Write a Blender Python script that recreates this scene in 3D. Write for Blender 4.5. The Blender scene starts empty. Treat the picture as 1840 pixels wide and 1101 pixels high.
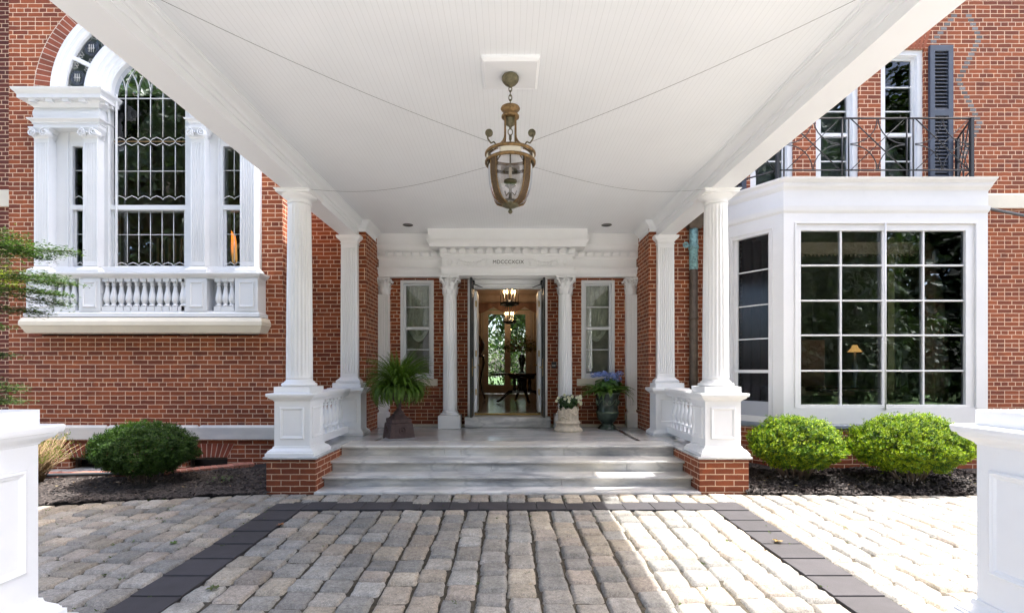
import bpy, math, random
from mathutils import Vector, Matrix, noise
R = random.Random(7)
PI = math.pi
S = bpy.context.scene
C = S.collection
# ------------------------------------------------------------------ camera, sky, sun, exposure
cam_d = bpy.data.cameras.new('camera'); cam = bpy.data.objects.new('camera', cam_d); C.objects.link(cam)
cam.location = (0, 0, 1.40); cam.rotation_euler = (math.radians(90), 0, 0)
cam_d.sensor_width = 36; cam_d.lens = 890/1840*36
cam_d.shift_x = 8/1840; cam_d.shift_y = 114.5/1840
cam_d.clip_start = 0.05; cam_d.clip_end = 400
S.camera = cam
SUN = Vector((0.455, 0.11, 1.0)).normalized()
w = bpy.data.worlds.new('World'); S.world = w; w.use_nodes = True
nt = w.node_tree; bg = nt.nodes['Background']
sky = nt.nodes.new('ShaderNodeTexSky'); sky.sky_type = 'NISHITA'; sky.sun_disc = False
sky.sun_elevation = math.asin(SUN.z); sky.sun_rotation = math.atan2(SUN.x, SUN.y)
sky.air_density = 0.8; sky.dust_density = 5.0; sky.ozone_density = 0.5
nt.links.new(sky.outputs[0], bg.inputs[0]); bg.inputs[1].default_value = 0.15
sl = bpy.data.lights.new('sun', 'SUN'); sl.energy = 2.0; sl.angle = math.radians(0.6); sl.color = (1, 0.985, 0.965)
so = bpy.data.objects.new('sun', sl); C.objects.link(so)
so.rotation_euler = SUN.to_track_quat('Z', 'Y').to_euler()
S.view_settings.view_transform = 'Standard'; S.view_settings.look = 'None'
S.view_settings.exposure = 2.68; S.view_settings.gamma = 1
S.render.engine = 'CYCLES'
try:
    S.cycles.max_bounces = 10; S.cycles.diffuse_bounces = 5; S.cycles.glossy_bounces = 4
    S.cycles.transparent_max_bounces = 12; S.cycles.sample_clamp_indirect = 6; S.cycles.caustics_reflective = False
except Exception: pass

# ------------------------------------------------------------------ materials
class NT:
    def __init__(s, name):
        s.m = bpy.data.materials.new(name); s.m.use_nodes = True
        s.t = s.m.node_tree; s.b = s.t.nodes['Principled BSDF']; s.o = s.t.nodes['Material Output']
    def n(s, typ, **k):
        x = s.t.nodes.new('ShaderNode'+typ)
        for a, v in k.items():
            if a.startswith('i_'): x.inputs[a[2:].replace('_', ' ')].default_value = v
            else: setattr(x, a, v)
        return x
    def l(s, a, b): s.t.links.new(a, b)
    def ramp(s, fac, stops):
        r = s.n('ValToRGB'); e = r.color_ramp.elements
        while len(e) < len(stops): e.new(0.5)
        for q, (p, c) in zip(e, stops): q.position = p; q.color = (*c, 1)
        s.l(fac, r.inputs[0]); return r.outputs[0]
    def mix(s, f, a, b, mode='MIX'):
        x = s.n('MixRGB', blend_type=mode)
        for i, v in enumerate((f, a, b)):
            if isinstance(v, (int, float)): x.inputs[i].default_value = v
            elif isinstance(v, tuple): x.inputs[i].default_value = (*v, 1)
            else: s.l(v, x.inputs[i])
        return x.outputs[0]
    def math(s, op, a, b=0.0):
        x = s.n('Math', operation=op)
        for i, v in enumerate((a, b)):
            if isinstance(v, (int, float)): x.inputs[i].default_value = v
            else: s.l(v, x.inputs[i])
        return x.outputs[0]
    def bump(s, h, strength=0.3, dist=0.005):
        b = s.n('Bump'); b.inputs['Strength'].default_value = strength; b.inputs['Distance'].default_value = dist
        s.l(h, b.inputs['Height']); s.l(b.outputs[0], s.b.inputs['Normal'])
    def rough(s, v): s.b.inputs['Roughness'].default_value = v
    def pos(s): return s.n('NewGeometry').outputs['Position']
    def noise(s, vec, scale, detail=4, rough=0.55, out=0):
        x = s.n('TexNoise'); x.inputs['Scale'].default_value = scale; x.inputs['Detail'].default_value = detail
        x.inputs['Roughness'].default_value = rough
        if vec is not None: s.l(vec, x.inputs['Vector'])
        return x.outputs[out]

def plain(name, col, rough=0.5, metal=0.0, var=0.15, scale=6, bump=0.0):
    t = NT(name); p = t.pos(); f = t.noise(p, scale)
    a = tuple(c*(1-var) for c in col); b = tuple(min(1, c*(1+var)) for c in col)
    t.l(t.ramp(f, [(0.3, a), (0.7, b)]), t.b.inputs['Base Color'])
    t.rough(rough); t.b.inputs['Metallic'].default_value = metal
    if bump: t.bump(t.noise(p, scale*8), bump, 0.003)
    return t.m
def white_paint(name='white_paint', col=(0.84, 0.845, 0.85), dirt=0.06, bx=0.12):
    t = NT(name); p = t.pos()
    f = t.noise(p, 1.7, 6, 0.65); g = t.noise(p, 14, 5, 0.7)
    c = t.ramp(f, [(0.25, tuple(x*(1-dirt) for x in col)), (0.6, col)])
    c = t.mix(t.ramp(g, [(0.62, (0, 0, 0)), (0.78, (1, 1, 1))]), c, tuple(x*(1-dirt*1.3) for x in col))
    t.l(c, t.b.inputs['Base Color']); t.rough(0.42)
    t.bump(t.noise(p, 60, 3), bx, 0.002); return t.m
def brick(name, course=0.0645, length=0.2173, squash=0.5, cols=((0.30, 0.074, 0.020), (0.14, 0.028, 0.010)), mortar=(0.72, 0.53, 0.38)):
    t = NT(name); uv = t.n('UVMap').outputs[0]
    n = t.noise(uv, 9, 3, 0.6, 1)
    v = t.n('VectorMath', operation='SUBTRACT'); t.l(n, v.inputs[0]); v.inputs[1].default_value = (0.5, 0.5, 0.5)
    v2 = t.n('VectorMath', operation='SCALE'); t.l(v.outputs[0], v2.inputs[0]); v2.inputs['Scale'].default_value = 0.012
    v3 = t.n('VectorMath', operation='ADD'); t.l(uv, v3.inputs[0]); t.l(v2.outputs[0], v3.inputs[1])
    def br(c1, c2, cm, ms):
        b = t.n('TexBrick'); b.offset = 0.5; b.offset_frequency = 2; b.squash = squash; b.squash_frequency = 3
        b.inputs['Scale'].default_value = 1; b.inputs['Brick Width'].default_value = length; b.inputs['Row Height'].default_value = course
        b.inputs['Mortar Size'].default_value = ms; b.inputs['Mortar Smooth'].default_value = 0.25; b.inputs['Bias'].default_value = -0.1
        b.inputs[1].default_value = (*c1, 1); b.inputs[2].default_value = (*c2, 1); b.inputs[3].default_value = (*cm, 1)
        t.l(v3.outputs[0], b.inputs[0]); return b
    b = br(cols[0], cols[1], mortar, 0.0056); bc, bf = b.outputs[0], b.outputs['Fac']
    if squash < 1:
        b.squash = 1.0; b2 = br(cols[0], cols[1], mortar, 0.0056); b2.squash = 1.0; b2.inputs['Brick Width'].default_value = length/2
        sy = t.n('SeparateXYZ'); t.l(v3.outputs[0], sy.inputs[0])
        hm = t.math('LESS_THAN', t.math('FRACT', t.math('DIVIDE', t.math('ADD', sy.outputs[1], course*30), course*3)), 1/3)
        bc = t.mix(hm, bc, b2.outputs[0])
        mf = t.n('MixRGB'); t.l(hm, mf.inputs[0]); t.l(bf, mf.inputs[1]); t.l(b2.outputs['Fac'], mf.inputs[2]); bf = mf.outputs[0]
    big = t.noise(uv, 0.9, 6, 0.65)
    c = t.mix(t.ramp(big, [(0.3, (0, 0, 0)), (0.75, (1, 1, 1))]), bc, t.mix(1.0, bc, (0.72, 0.64, 0.60), 'MULTIPLY'))
    sp = t.noise(uv, 90, 4, 0.7)
    c = t.mix(0.55, c, t.mix(1.0, c, t.ramp(sp, [(0.3, (0.55, 0.55, 0.55)), (0.7, (1.35, 1.35, 1.35))]), 'MULTIPLY'))
    pt = t.noise(uv, 5.5, 2, 0.5)
    c = t.mix(t.ramp(pt, [(0.60, (0, 0, 0)), (0.72, (0.5, 0.5, 0.5))]), c, t.mix(1.0, c, (1.45, 1.35, 1.1), 'MULTIPLY'))
    c = t.mix(t.ramp(t.noise(uv, 4.1, 2, 0.5), [(0.30, (0.55,)*3), (0.42, (0, 0, 0))]), c, t.mix(1.0, c, (0.62, 0.58, 0.62), 'MULTIPLY'))
    t.l(c, t.b.inputs['Base Color']); t.rough(0.85)
    h = t.math('ADD', t.math('MULTIPLY', bf, -1.0), t.math('MULTIPLY', sp, 0.35))
    t.bump(h, 0.6, 0.006); return t.m
def attr_mat(name, rough=0.5, trans=0.0, mul=(1, 1, 1), speck=0.0, mid=0, sscale=120, bump=0.0, spec=0.5):
    t = NT(name); a = t.n('Attribute', attribute_name='tint'); c = a.outputs['Color']
    c = t.mix(1.0, c, mul, 'MULTIPLY')
    if speck:
        p = t.pos(); g = t.noise(p, sscale, 5, 0.75); g2 = t.noise(p, 7, 4, 0.6)
        c = t.mix(1.0, c, t.ramp(g, [(0.32, (1-speck,)*3), (0.68, (1+speck,)*3)]), 'MULTIPLY')
        c = t.mix(1.0, c, t.ramp(g2, [(0.3, (0.80, 0.80, 0.78)), (0.7, (1.12, 1.12, 1.12))]), 'MULTIPLY')
        if mid:
            g3 = t.noise(p, 38, 6, 0.75); c = t.mix(1.0, c, t.ramp(g3, [(0.33, (1-mid,)*3), (0.5, (1, 1, 1)), (0.68, (1+mid*.7,)*3)]), 'MULTIPLY')
            g4 = t.noise(p, 16, 3, 0.6); c = t.mix(t.ramp(g4, [(0.62, (0, 0, 0)), (0.72, (.45,)*3)]), c, t.mix(1.0, c, (1.18, 1.02, 0.80), 'MULTIPLY'))
            g = t.math('ADD', g, t.math('MULTIPLY', g3, 1.2)); c = t.mix(1.0, c, t.ramp(t.noise(p, 1.1, 5, 0.6), [(0.32, (.80, .79, .78)), (0.62, (1.06, 1.05, 1.03))]), 'MULTIPLY')
        if bump: t.bump(g, bump, 0.006)
    t.l(c, t.b.inputs['Base Color']); t.rough(rough); t.b.inputs['Specular IOR Level'].default_value = spec
    if trans:
        d = t.n('BsdfTranslucent'); t.l(t.mix(1.0, c, (1.3, 1.5, 0.5), 'MULTIPLY'), d.inputs[0])
        ms = t.n('MixShader'); ms.inputs[0].default_value = trans
        t.l(t.b.outputs[0], ms.inputs[1]); t.l(d.outputs[0], ms.inputs[2]); t.l(ms.outputs[0], t.o.inputs[0])
    return t.m
def glass(name, tint=(0.9, 0.93, 0.92), ior=1.5, rough=0.0, wav=0.02, boost=0.02):
    t = NT(name); tr = t.n('BsdfTransparent'); tr.inputs[0].default_value = (*tint, 1)
    g = t.n('BsdfGlossy'); g.inputs['Roughness'].default_value = rough; g.inputs[0].default_value = (0.72, 0.75, 0.80, 1)
    f = t.n('Fresnel'); f.inputs[0].default_value = ior
    b = t.n('Bump'); b.inputs['Strength'].default_value = wav; b.inputs['Distance'].default_value = 0.05
    t.l(t.noise(t.pos(), 2.2, 2), b.inputs['Height']); t.l(b.outputs[0], g.inputs['Normal'])
    ms = t.n('MixShader'); t.l(t.math('ADD', t.math('MULTIPLY', f.outputs[0], 1.15), boost), ms.inputs[0])
    t.l(tr.outputs[0], ms.inputs[1]); t.l(g.outputs[0], ms.inputs[2]); t.l(ms.outputs[0], t.o.inputs[0]); return t.m
def emit(name, col, st):
    t = NT(name); t.b.inputs['Base Color'].default_value = (*col, 1)
    t.b.inputs['Emission Color'].default_value = (*col, 1); t.b.inputs['Emission Strength'].default_value = st; return t.m
def marble(name, base=(0.72, 0.71, 0.69), vein=(0.24, 0.25, 0.27), rough=0.32, warm=(0.66, 0.62, 0.54)):
    t = NT(name); p = t.pos()
    mp = t.n('Mapping'); mp.inputs['Scale'].default_value = (0.42, 1.2, 2.2); t.l(p, mp.inputs[0])
    n1 = t.noise(mp.outputs[0], 3.1, 8, 0.62)
    wv = t.n('TexWave'); wv.inputs['Scale'].default_value = 1.6; wv.inputs['Distortion'].default_value = 9; wv.inputs['Detail'].default_value = 5
    t.l(mp.outputs[0], wv.inputs[0])
    c = t.ramp(n1, [(0.33, vein), (0.48, tuple((a+b)/2 for a, b in zip(base, vein))), (0.60, base)])
    c = t.mix(t.ramp(wv.outputs['Fac'], [(0.0, (0.35,)*3), (0.06, (0, 0, 0))]), c, vein)
    c = t.mix(t.ramp(t.noise(p, 0.9, 4), [(0.45, (0, 0, 0)), (0.65, (0.7,)*3)]), c, warm)
    t.l(c, t.b.inputs['Base Color']); t.rough(rough); return t.m

M = {}
M['white'] = white_paint(); M['white2'] = white_paint('white_window_dimmed', (0.66, 0.68, 0.70), 0.07); M['white3'] = white_paint('white_bay_dimmed', (0.66, 0.66, 0.665), 0.07)  # same white paint: outdoor copies darkened against daylight, porch copy kept lighter for shade
M['cream'] = white_paint('cream_stone', (0.66, 0.61, 0.50), 0.14, 0.3)
M['brick'] = brick('brick_wall'); M['brick_ped'] = brick('brick_pedestal', 0.068, 0.2173, 1.0, ((0.28, 0.07, 0.022), (0.18, 0.04, 0.013)))
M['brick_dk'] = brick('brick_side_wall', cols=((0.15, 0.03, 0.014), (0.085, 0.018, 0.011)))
M['arch_brick'] = attr_mat('arch_brick', 0.85, speck=0.3, bump=0.4)
M['marble'] = marble('marble'); M['marble_f'] = marble('marble_floor', (0.58, 0.58, 0.575), (0.30, 0.31, 0.33), 0.14, (0.50, 0.48, 0.44))
M['band'] = marble('stone_band', (0.62, 0.61, 0.58), (0.46, 0.46, 0.46), 0.5)
M['dark_inlay'] = plain('dark_inlay', (0.06, 0.055, 0.055), 0.2)
M['cobble'] = attr_mat('cobble', 0.8, mid=0.34, speck=0.42, sscale=150, bump=0.55, spec=0.3)
M['joint'] = plain('joint_soil', (0.055, 0.046, 0.032), 0.95, var=0.5, scale=30, bump=0.8)
M['slab'] = attr_mat('paving_slab', 0.75, speck=0.22, sscale=260, bump=0.15)
M['mulch'] = plain('mulch_soil', (0.016, 0.013, 0.012), 0.95, var=0.6, scale=60, bump=1.0)
M['chip'] = attr_mat('mulch_chip', 0.85)
M['leaf_box'] = attr_mat('boxwood_leaf', 0.55, trans=0.35, spec=0.2)
M['leaf'] = attr_mat('leaf', 0.45, trans=0.3)
M['twig'] = attr_mat('twig', 0.8)
M['bark'] = plain('bark', (0.10, 0.075, 0.055), 0.9, var=0.4, scale=20, bump=0.8)
M['glass'] = glass('window_glass'); M['lglass'] = glass('lantern_glass', (0.80, 0.77, 0.75), 1.5, 0.0, 0.05, 0.06)
M['screen'] = glass('screen_glass', (0.45, 0.47, 0.52), 1.33, 0.12, 0.0, 0.0)
M['lead'] = plain('lead_came', (0.62, 0.63, 0.63), 0.5, 0.0)
M['gold'] = plain('aged_gold', (0.20, 0.125, 0.052), 0.45, 0.6, 0.45, 45, 0.4)
M['bronze'] = plain('aged_bronze', (0.14, 0.125, 0.075), 0.5, 0.6, 0.35, 40, 0.4)
M['strapm'] = plain('lantern_strap', (0.10, 0.065, 0.035), 0.5, 0.6, 0.5, 120, 0.8)
M['iron'] = plain('wrought_iron', (0.012, 0.014, 0.017), 0.5)
M['dkmetal'] = plain('brown_metal', (0.10, 0.075, 0.055), 0.6, 0.2, 0.3, 12)
M['copper'] = plain('copper_patina', (0.20, 0.36, 0.38), 0.7, 0.1, 0.5, 25, 0.4)
M['navy'] = plain('navy_paint', (0.045, 0.058, 0.085), 0.4)
M['black'] = plain('black', (0.012, 0.012, 0.014), 0.35)
M['brass'] = plain('brass', (0.5, 0.33, 0.12), 0.3, 0.9)
M['slate'] = plain('slate_ledge', (0.16, 0.19, 0.22), 0.6)
M['room'] = plain('room_wall', (0.20, 0.165, 0.13), 0.8); M['hallw'] = plain('hall_wall', (0.36, 0.31, 0.27), 0.7)
M['hallc'] = plain('hall_ceiling', (0.40, 0.30, 0.24), 0.8); M['hallf'] = marble('hall_floor', (0.34, 0.30, 0.25), (0.18, 0.16, 0.14), 0.16, (0.28, 0.24, 0.19))
M['roomf'] = plain('room_floor', (0.05, 0.03, 0.018), 0.5)
M['wood'] = plain('mahogany', (0.035, 0.014, 0.009), 0.2); M['tan'] = plain('tan_wood', (0.42, 0.33, 0.25), 0.5)
M['curtain'] = plain('sheer_curtain', (0.62, 0.60, 0.50), 0.9, var=0.12, scale=25); M['curt2'] = plain('brown_curtain', (0.20, 0.11, 0.08), 0.9)
M['green_wall'] = plain('olive_trim', (0.30, 0.30, 0.16), 0.8)
M['rust'] = plain('rusty_iron', (0.075, 0.045, 0.04), 0.7, 0.2, 0.3, 18, 0.5)
M['terra'] = plain('cream_ceramic', (0.60, 0.52, 0.40), 0.75, var=0.2, scale=20, bump=0.4)
M['glaze'] = plain('green_glaze', (0.026, 0.042, 0.032), 0.18, 0.0, 0.6, 9); M['glaze_l'] = plain('pale_glaze', (0.09, 0.12, 0.075), 0.25, 0.0, 0.5, 9)
M['soil'] = plain('soil', (0.03, 0.02, 0.015), 0.95)
M['flame'] = emit('lit_bulb', (1, 0.60, 0.22), 7); M['shade'] = emit('lit_shade', (1, 0.28, 0.03), .30); M['shade2'] = emit('lit_shade_pale', (1, 0.55, 0.18), 0.10)
M['bulb'] = plain('candle_white', (0.75, 0.70, 0.62), 0.4)
M['engr'] = plain('engraving', (0.05, 0.05, 0.05), 0.8)
M['grass'] = plain('lawn', (0.06, 0.11, 0.025), 0.9, var=0.4, scale=3)
M['hose'] = plain('grey_pipe', (0.05, 0.055, 0.06), 0.5)
M['gpaint'] = white_paint('grey_paint', (0.36, 0.38, 0.42), 0.05)

# beadboard ceiling, its white cooled against the warm light bounced from the paving
t = NT('beadboard_ceiling'); p = t.pos(); sx = t.n('SeparateXYZ'); t.l(p, sx.inputs[0])
fr = t.math('FRACT', t.math('MULTIPLY', sx.outputs[0], 1/0.042))
gr = t.ramp(fr, [(0.0, (0, 0, 0)), (0.07, (1, 1, 1)), (0.93, (1, 1, 1)), (1.0, (0, 0, 0))])
f2 = t.math('FRACT', t.math('MULTIPLY', sx.outputs[0], 1/0.21))
g2 = t.ramp(f2, [(0.0, (0.90,)*3), (0.012, (1, 1, 1))])
nz = t.ramp(t.noise(p, 1.3, 5), [(0.3, (0.84, 0.87, 0.895)), (0.7, (0.88, 0.91, 0.935))])
t.l(t.mix(1.0, t.mix(1.0, nz, t.ramp(fr, [(0.0, (.90,)*3), (0.10, (1, 1, 1)), (0.93, (1, 1, 1)), (1.0, (.90,)*3)]), 'MULTIPLY'), g2, 'MULTIPLY'), t.b.inputs['Base Color']); t.rough(0.45); t.bump(gr, 0.22, 0.002); M['ceil'] = t.m
M['whitec'] = white_paint('white_ceiling_cooled', (0.84, 0.86, 0.88), 0.02)  # porch white with a blue tint put in to cancel warm bounce light

# ------------------------------------------------------------------ mesh builder
class MB:
    def __init__(s): s.v = []; s.f = []; s.c = None; s.sm = []; s.x = None
    def add(s, vs, fs, smooth=False, tint=None):
        o = len(s.v)
        if s.x is not None: vs = [tuple(s.x @ Vector(p)) for p in vs]
        s.v += [tuple(p) for p in vs]
        s.f += [tuple(i+o for i in q) for q in fs]; s.sm += [smooth]*len(fs)
        if tint is not None:
            if s.c is None: s.c = [(1, 1, 1)]*o
            s.c += [tint]*len(vs)
        elif s.c is not None: s.c += [(1, 1, 1)]*len(vs)
        return s
    def box(s, x0, x1, y0, y1, z0, z1, tint=None):
        vs = [(x, y, z) for z in (z0, z1) for y in (y0, y1) for x in (x0, x1)]
        return s.add(vs, [(0, 2, 3, 1), (4, 5, 7, 6), (0, 1, 5, 4), (1, 3, 7, 5), (3, 2, 6, 7), (2, 0, 4, 6)], tint=tint)
    def bev(s, x0, x1, y0, y1, z0, z1, b=0.006, tint=None):
        return s.rl(x0, x1, y0, y1, [(-b, z0), (0, z0+b), (0, z1-b), (-b*0.4, z1-b*0.3), (-b, z1)], tint=tint)
    def quad(s, a, b, c, d, tint=None): return s.add([a, b, c, d], [(0, 1, 2, 3)], tint=tint)
    def rl(s, x0, x1, y0, y1, prof, smooth=False, tint=None):   # loft of rectangles offset by d at height z
        vs = []; fs = []
        for d, z in prof: vs += [(x0-d, y0-d, z), (x1+d, y0-d, z), (x1+d, y1+d, z), (x0-d, y1+d, z)]
        for i in range(len(prof)-1):
            for j in range(4):
                a = i*4+j; b = i*4+(j+1) % 4; fs.append((a, b, b+4, a+4))
        fs.append((3, 2, 1, 0)); k = (len(prof)-1)*4; fs.append((k, k+1, k+2, k+3))
        return s.add(vs, fs, smooth, tint)
    def lathe(s, cx, cy, prof, n=24, smooth=True, cap=True, mod=None, a0=0, a1=2*PI, tint=None):
        vs = []; fs = []; full = abs(a1-a0-2*PI) < 1e-6; m = n if full else n+1
        for k, (r, z) in enumerate(prof):
            for i in range(m):
                a = a0+(a1-a0)*i/n; rr = r*(mod(a, k) if mod else 1)
                vs.append((cx+rr*math.cos(a), cy+rr*math.sin(a), z))
        for k in range(len(prof)-1):
            for i in range(n):
                j = (i+1) % m; fs.append((k*m+i, k*m+j, (k+1)*m+j, (k+1)*m+i))
        if cap and full: fs.append(tuple(range(m-1, -1, -1))); fs.append(tuple((len(prof)-1)*m+i for i in range(m)))
        return s.add(vs, fs, smooth, tint)
    def tube(s, pts, r, n=6, tint=None, smooth=True, closed=False):
        P = [Vector(p) for p in pts]; vs = []; fs = []; L = len(P)
        up = None
        for i, p in enumerate(P):
            a = P[(i-1) % L] if (i > 0 or closed) else p; b = P[(i+1) % L] if (i < L-1 or closed) else p
            d = (b-a)
            if d.length < 1e-9: d = Vector((0, 0, 1))
            d.normalize()
            if up is None: up = Vector((0, 0, 1)) if abs(d.z) < 0.9 else Vector((1, 0, 0))
            e1 = d.cross(up)
            if e1.length < 1e-6: e1 = d.cross(Vector((0, 1, 0.1)))
            e1.normalize(); e2 = e1.cross(d); up = e2
            rr = r[i] if isinstance(r, (list, tuple)) else r
            for k in range(n):
                t_ = 2*PI*k/n; vs.append(p+e1*rr*math.cos(t_)+e2*rr*math.sin(t_))
        for i in range(L if closed else L-1):
            for k in range(n):
                a = i*n+k; b = i*n+(k+1) % n; j = ((i+1) % L)*n
                fs.append((a, b, j+(k+1) % n, j+k))
        if not closed: fs.append(tuple(range(n-1, -1, -1))); fs.append(tuple((L-1)*n+k for k in range(n)))
        return s.add(vs, fs, smooth, tint)
    def sphere(s, c, r, n=10, m=6, sc=(1, 1, 1), tint=None):
        vs = []; fs = []
        for i in range(m+1):
            ph = PI*i/m
            for j in range(n):
                th = 2*PI*j/n
                vs.append((c[0]+r*sc[0]*math.sin(ph)*math.cos(th), c[1]+r*sc[1]*math.sin(ph)*math.sin(th), c[2]-r*sc[2]*math.cos(ph)))
        for i in range(m):
            for j in range(n): fs.append((i*n+j, i*n+(j+1) % n, (i+1)*n+(j+1) % n, (i+1)*n+j))
        return s.add(vs, fs, True, tint)
    def prism(s, pts, y0, y1):                      # outline in x,z extruded in y
        n = len(pts); vs = [(x, y0, z) for x, z in pts]+[(x, y1, z) for x, z in pts]
        return s.add(vs, [tuple(range(n)), tuple(range(2*n-1, n-1, -1))]+[(i+n, (i+1) % n+n, (i+1) % n, i) for i in range(n)])
    def sweep(s, path, prof, closed=False):         # profile (out,z) along plan polyline, out = right-hand side
        L = len(path); vs = []; fs = []; K = len(prof)
        for i, p in enumerate(path):
            p = Vector(p); a = Vector(path[i-1]) if (i > 0 or closed) else None; b = Vector(path[(i+1) % L]) if (i < L-1 or closed) else None
            d1 = (p-a).normalized() if a is not None else (b-p).normalized(); d2 = (b-p).normalized() if b is not None else d1
            n1 = Vector((d1.y, -d1.x)); n2 = Vector((d2.y, -d2.x)); m = (n1+n2).normalized(); k = 1/max(0.3, m.dot(n1))
            for o, z in prof: q = p+m*k*o; vs.append((q.x, q.y, z))
        for i in range(L if closed else L-1):
            for j in range(K-1):
                a = i*K+j; b = ((i+1) % L)*K+j; fs.append((a, b, b+1, a+1))
        if not closed: fs.append(tuple(range(K))); fs.append(tuple((L-1)*K+j for j in range(K-1, -1, -1)))
        return s.add(vs, fs)
    def panel(s, o, u, v, n, w, h, loops):          # frame loops (inset, out) on a face
        o, u, v, n = map(Vector, (o, u, v, n)); vs = []; fs = []
        for ins, out in loops:
            for a, b in ((ins, ins), (w-ins, ins), (w-ins, h-ins), (ins, h-ins)): vs.append(o+u*a+v*b+n*out)
        for i in range(len(loops)-1):
            for j in range(4):
                a = i*4+j; b = i*4+(j+1) % 4; fs.append((a, b, b+4, a+4))
        k = (len(loops)-1)*4; fs.append((k, k+1, k+2, k+3))
        return s.add(vs, fs)
    def build(s, name, mat, parent=None, uv=False, mats=None):
        org = Vector((0, 0, 0)); q = parent
        while q is not None: org += q.location; q = q.parent
        me = bpy.data.meshes.new(name)
        vs = [(a-org.x, b-org.y, c-org.z) for a, b, c in s.v] if org.length else s.v
        me.from_pydata(vs, [], s.f); me.materials.append(M[mat] if isinstance(mat, str) else mat)
        if any(s.sm): me.polygons.foreach_set('use_smooth', s.sm)
        if s.c is not None:
            at = me.color_attributes.new('tint', 'FLOAT_COLOR', 'POINT')
            fl = []
            for c in s.c: fl += [c[0], c[1], c[2], 1]
            at.data.foreach_set('color', fl)
        if uv:
            me.update(); ul = me.uv_layers.new(name='UVMap'); dat = [0.0]*(len(me.loops)*2)
            for p in me.polygons:
                n = p.normal
                if abs(n.z) > 0.7: T = None
                else: T = Vector((-n.y, n.x, 0)).normalized(); T = -T if (T.x < -1e-6 or (abs(T.x) <= 1e-6 and T.y < 0)) else T
                for li in p.loop_indices:
                    co = s.v[me.loops[li].vertex_index]
                    if T is None: dat[2*li] = co[0]; dat[2*li+1] = co[1]
                    else: dat[2*li] = co[0]*T.x+co[1]*T.y; dat[2*li+1] = co[2]
            ul.data.foreach_set('uv', dat)
        me.validate(); me.update()
        o = bpy.data.objects.new(name, me); C.objects.link(o)
        if parent is not None: o.parent = parent
        return o

def tag(o, label=None, cat=None, group=None, kind=None):
    if label: o['label'] = label
    if cat: o['category'] = cat
    if group: o['group'] = group
    if kind: o['kind'] = kind
    return o
def thing(name, loc, label, cat, group=None, rz=0):
    o = bpy.data.objects.new(name, None); o.empty_display_size = 0.1; C.objects.link(o); o.location = loc; o.rotation_euler.z = rz
    bpy.context.view_layer.update(); return tag(o, label, cat, group)
def copy_tree(o, parent=None):
    c = o.copy(); C.objects.link(c)
    if parent is not None: c.parent = parent
    for ch in list(o.children): copy_tree(ch, c)
    return c
def dupm(o, parent, dx=0, dy=0, dz=0):                # copy of a built mesh part, shifted, same data
    c = o.copy(); C.objects.link(c); c.parent = parent; c.location = o.location+Vector((dx, dy, dz)); return c
def cyma(d0, z0, d1, z1, n=6, kind='s'):
    out = []
    for i in range(n+1):
        u = i/n
        if kind == 's': k = u*u*(3-2*u)
        elif kind == 'o': k = math.sin(u*PI/2)
        else: k = 1-math.cos(u*PI/2)
        out.append((d0+(d1-d0)*k, z0+(z1-z0)*u))
    return out
def torus_prof(r, z0, z1, b, n=6): return [(r+b*math.sin(PI*i/n), z0+(z1-z0)*(1-math.cos(PI*i/n))/2) for i in range(n+1)]
def rnd(a, b): return R.uniform(a, b)

def wall(mb, Y, x0, x1, z0, z1, holes=(), depth=0.12):
    """front sheet facing -Y with holes (hx0,hx1,hz0,hz1) and brick reveals"""
    xs = sorted({x0, x1, *[h[0] for h in holes], *[h[1] for h in holes]}); zs = sorted({z0, z1, *[h[2] for h in holes], *[h[3] for h in holes]})
    xs = [x for x in xs if x0 <= x <= x1]; zs = [z for z in zs if z0 <= z <= z1]
    for i in range(len(xs)-1):
        for j in range(len(zs)-1):
            cx = (xs[i]+xs[i+1])/2; cz = (zs[j]+zs[j+1])/2
            if any(h[0] < cx < h[1] and h[2] < cz < h[3] for h in holes): continue
            mb.quad((xs[i], Y, zs[j]), (xs[i+1], Y, zs[j]), (xs[i+1], Y, zs[j+1]), (xs[i], Y, zs[j+1]))
    for h in holes:
        if depth <= 0: continue
        a, b, c, d = h; Z = Y+depth
        mb.quad((a, Y, c), (a, Y, d), (a, Z, d), (a, Z, c)); mb.quad((b, Y, c), (b, Z, c), (b, Z, d), (b, Y, d))
        mb.quad((a, Y, d), (b, Y, d), (b, Z, d), (a, Z, d)); mb.quad((a, Y, c), (a, Z, c), (b, Z, c), (b, Y, c))
def room(name, x0, x1, y0, y1, z0, z1, wm, parent, front=False):
    mb = MB()
    mb.quad((x0, y0, z0), (x0, y1, z0), (x0, y1, z1), (x0, y0, z1)); mb.quad((x1, y0, z0), (x1, y0, z1), (x1, y1, z1), (x1, y1, z0))
    mb.quad((x0, y1, z0), (x1, y1, z0), (x1, y1, z1), (x0, y1, z1)); mb.quad((x0, y0, z1), (x0, y1, z1), (x1, y1, z1), (x1, y0, z1))
    o = mb.build(name, wm, parent)
    MB().quad((x0, y0, z0), (x1, y0, z0), (x1, y1, z0), (x0, y1, z0)).build('floor', 'roomf', o)
    return o

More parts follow.
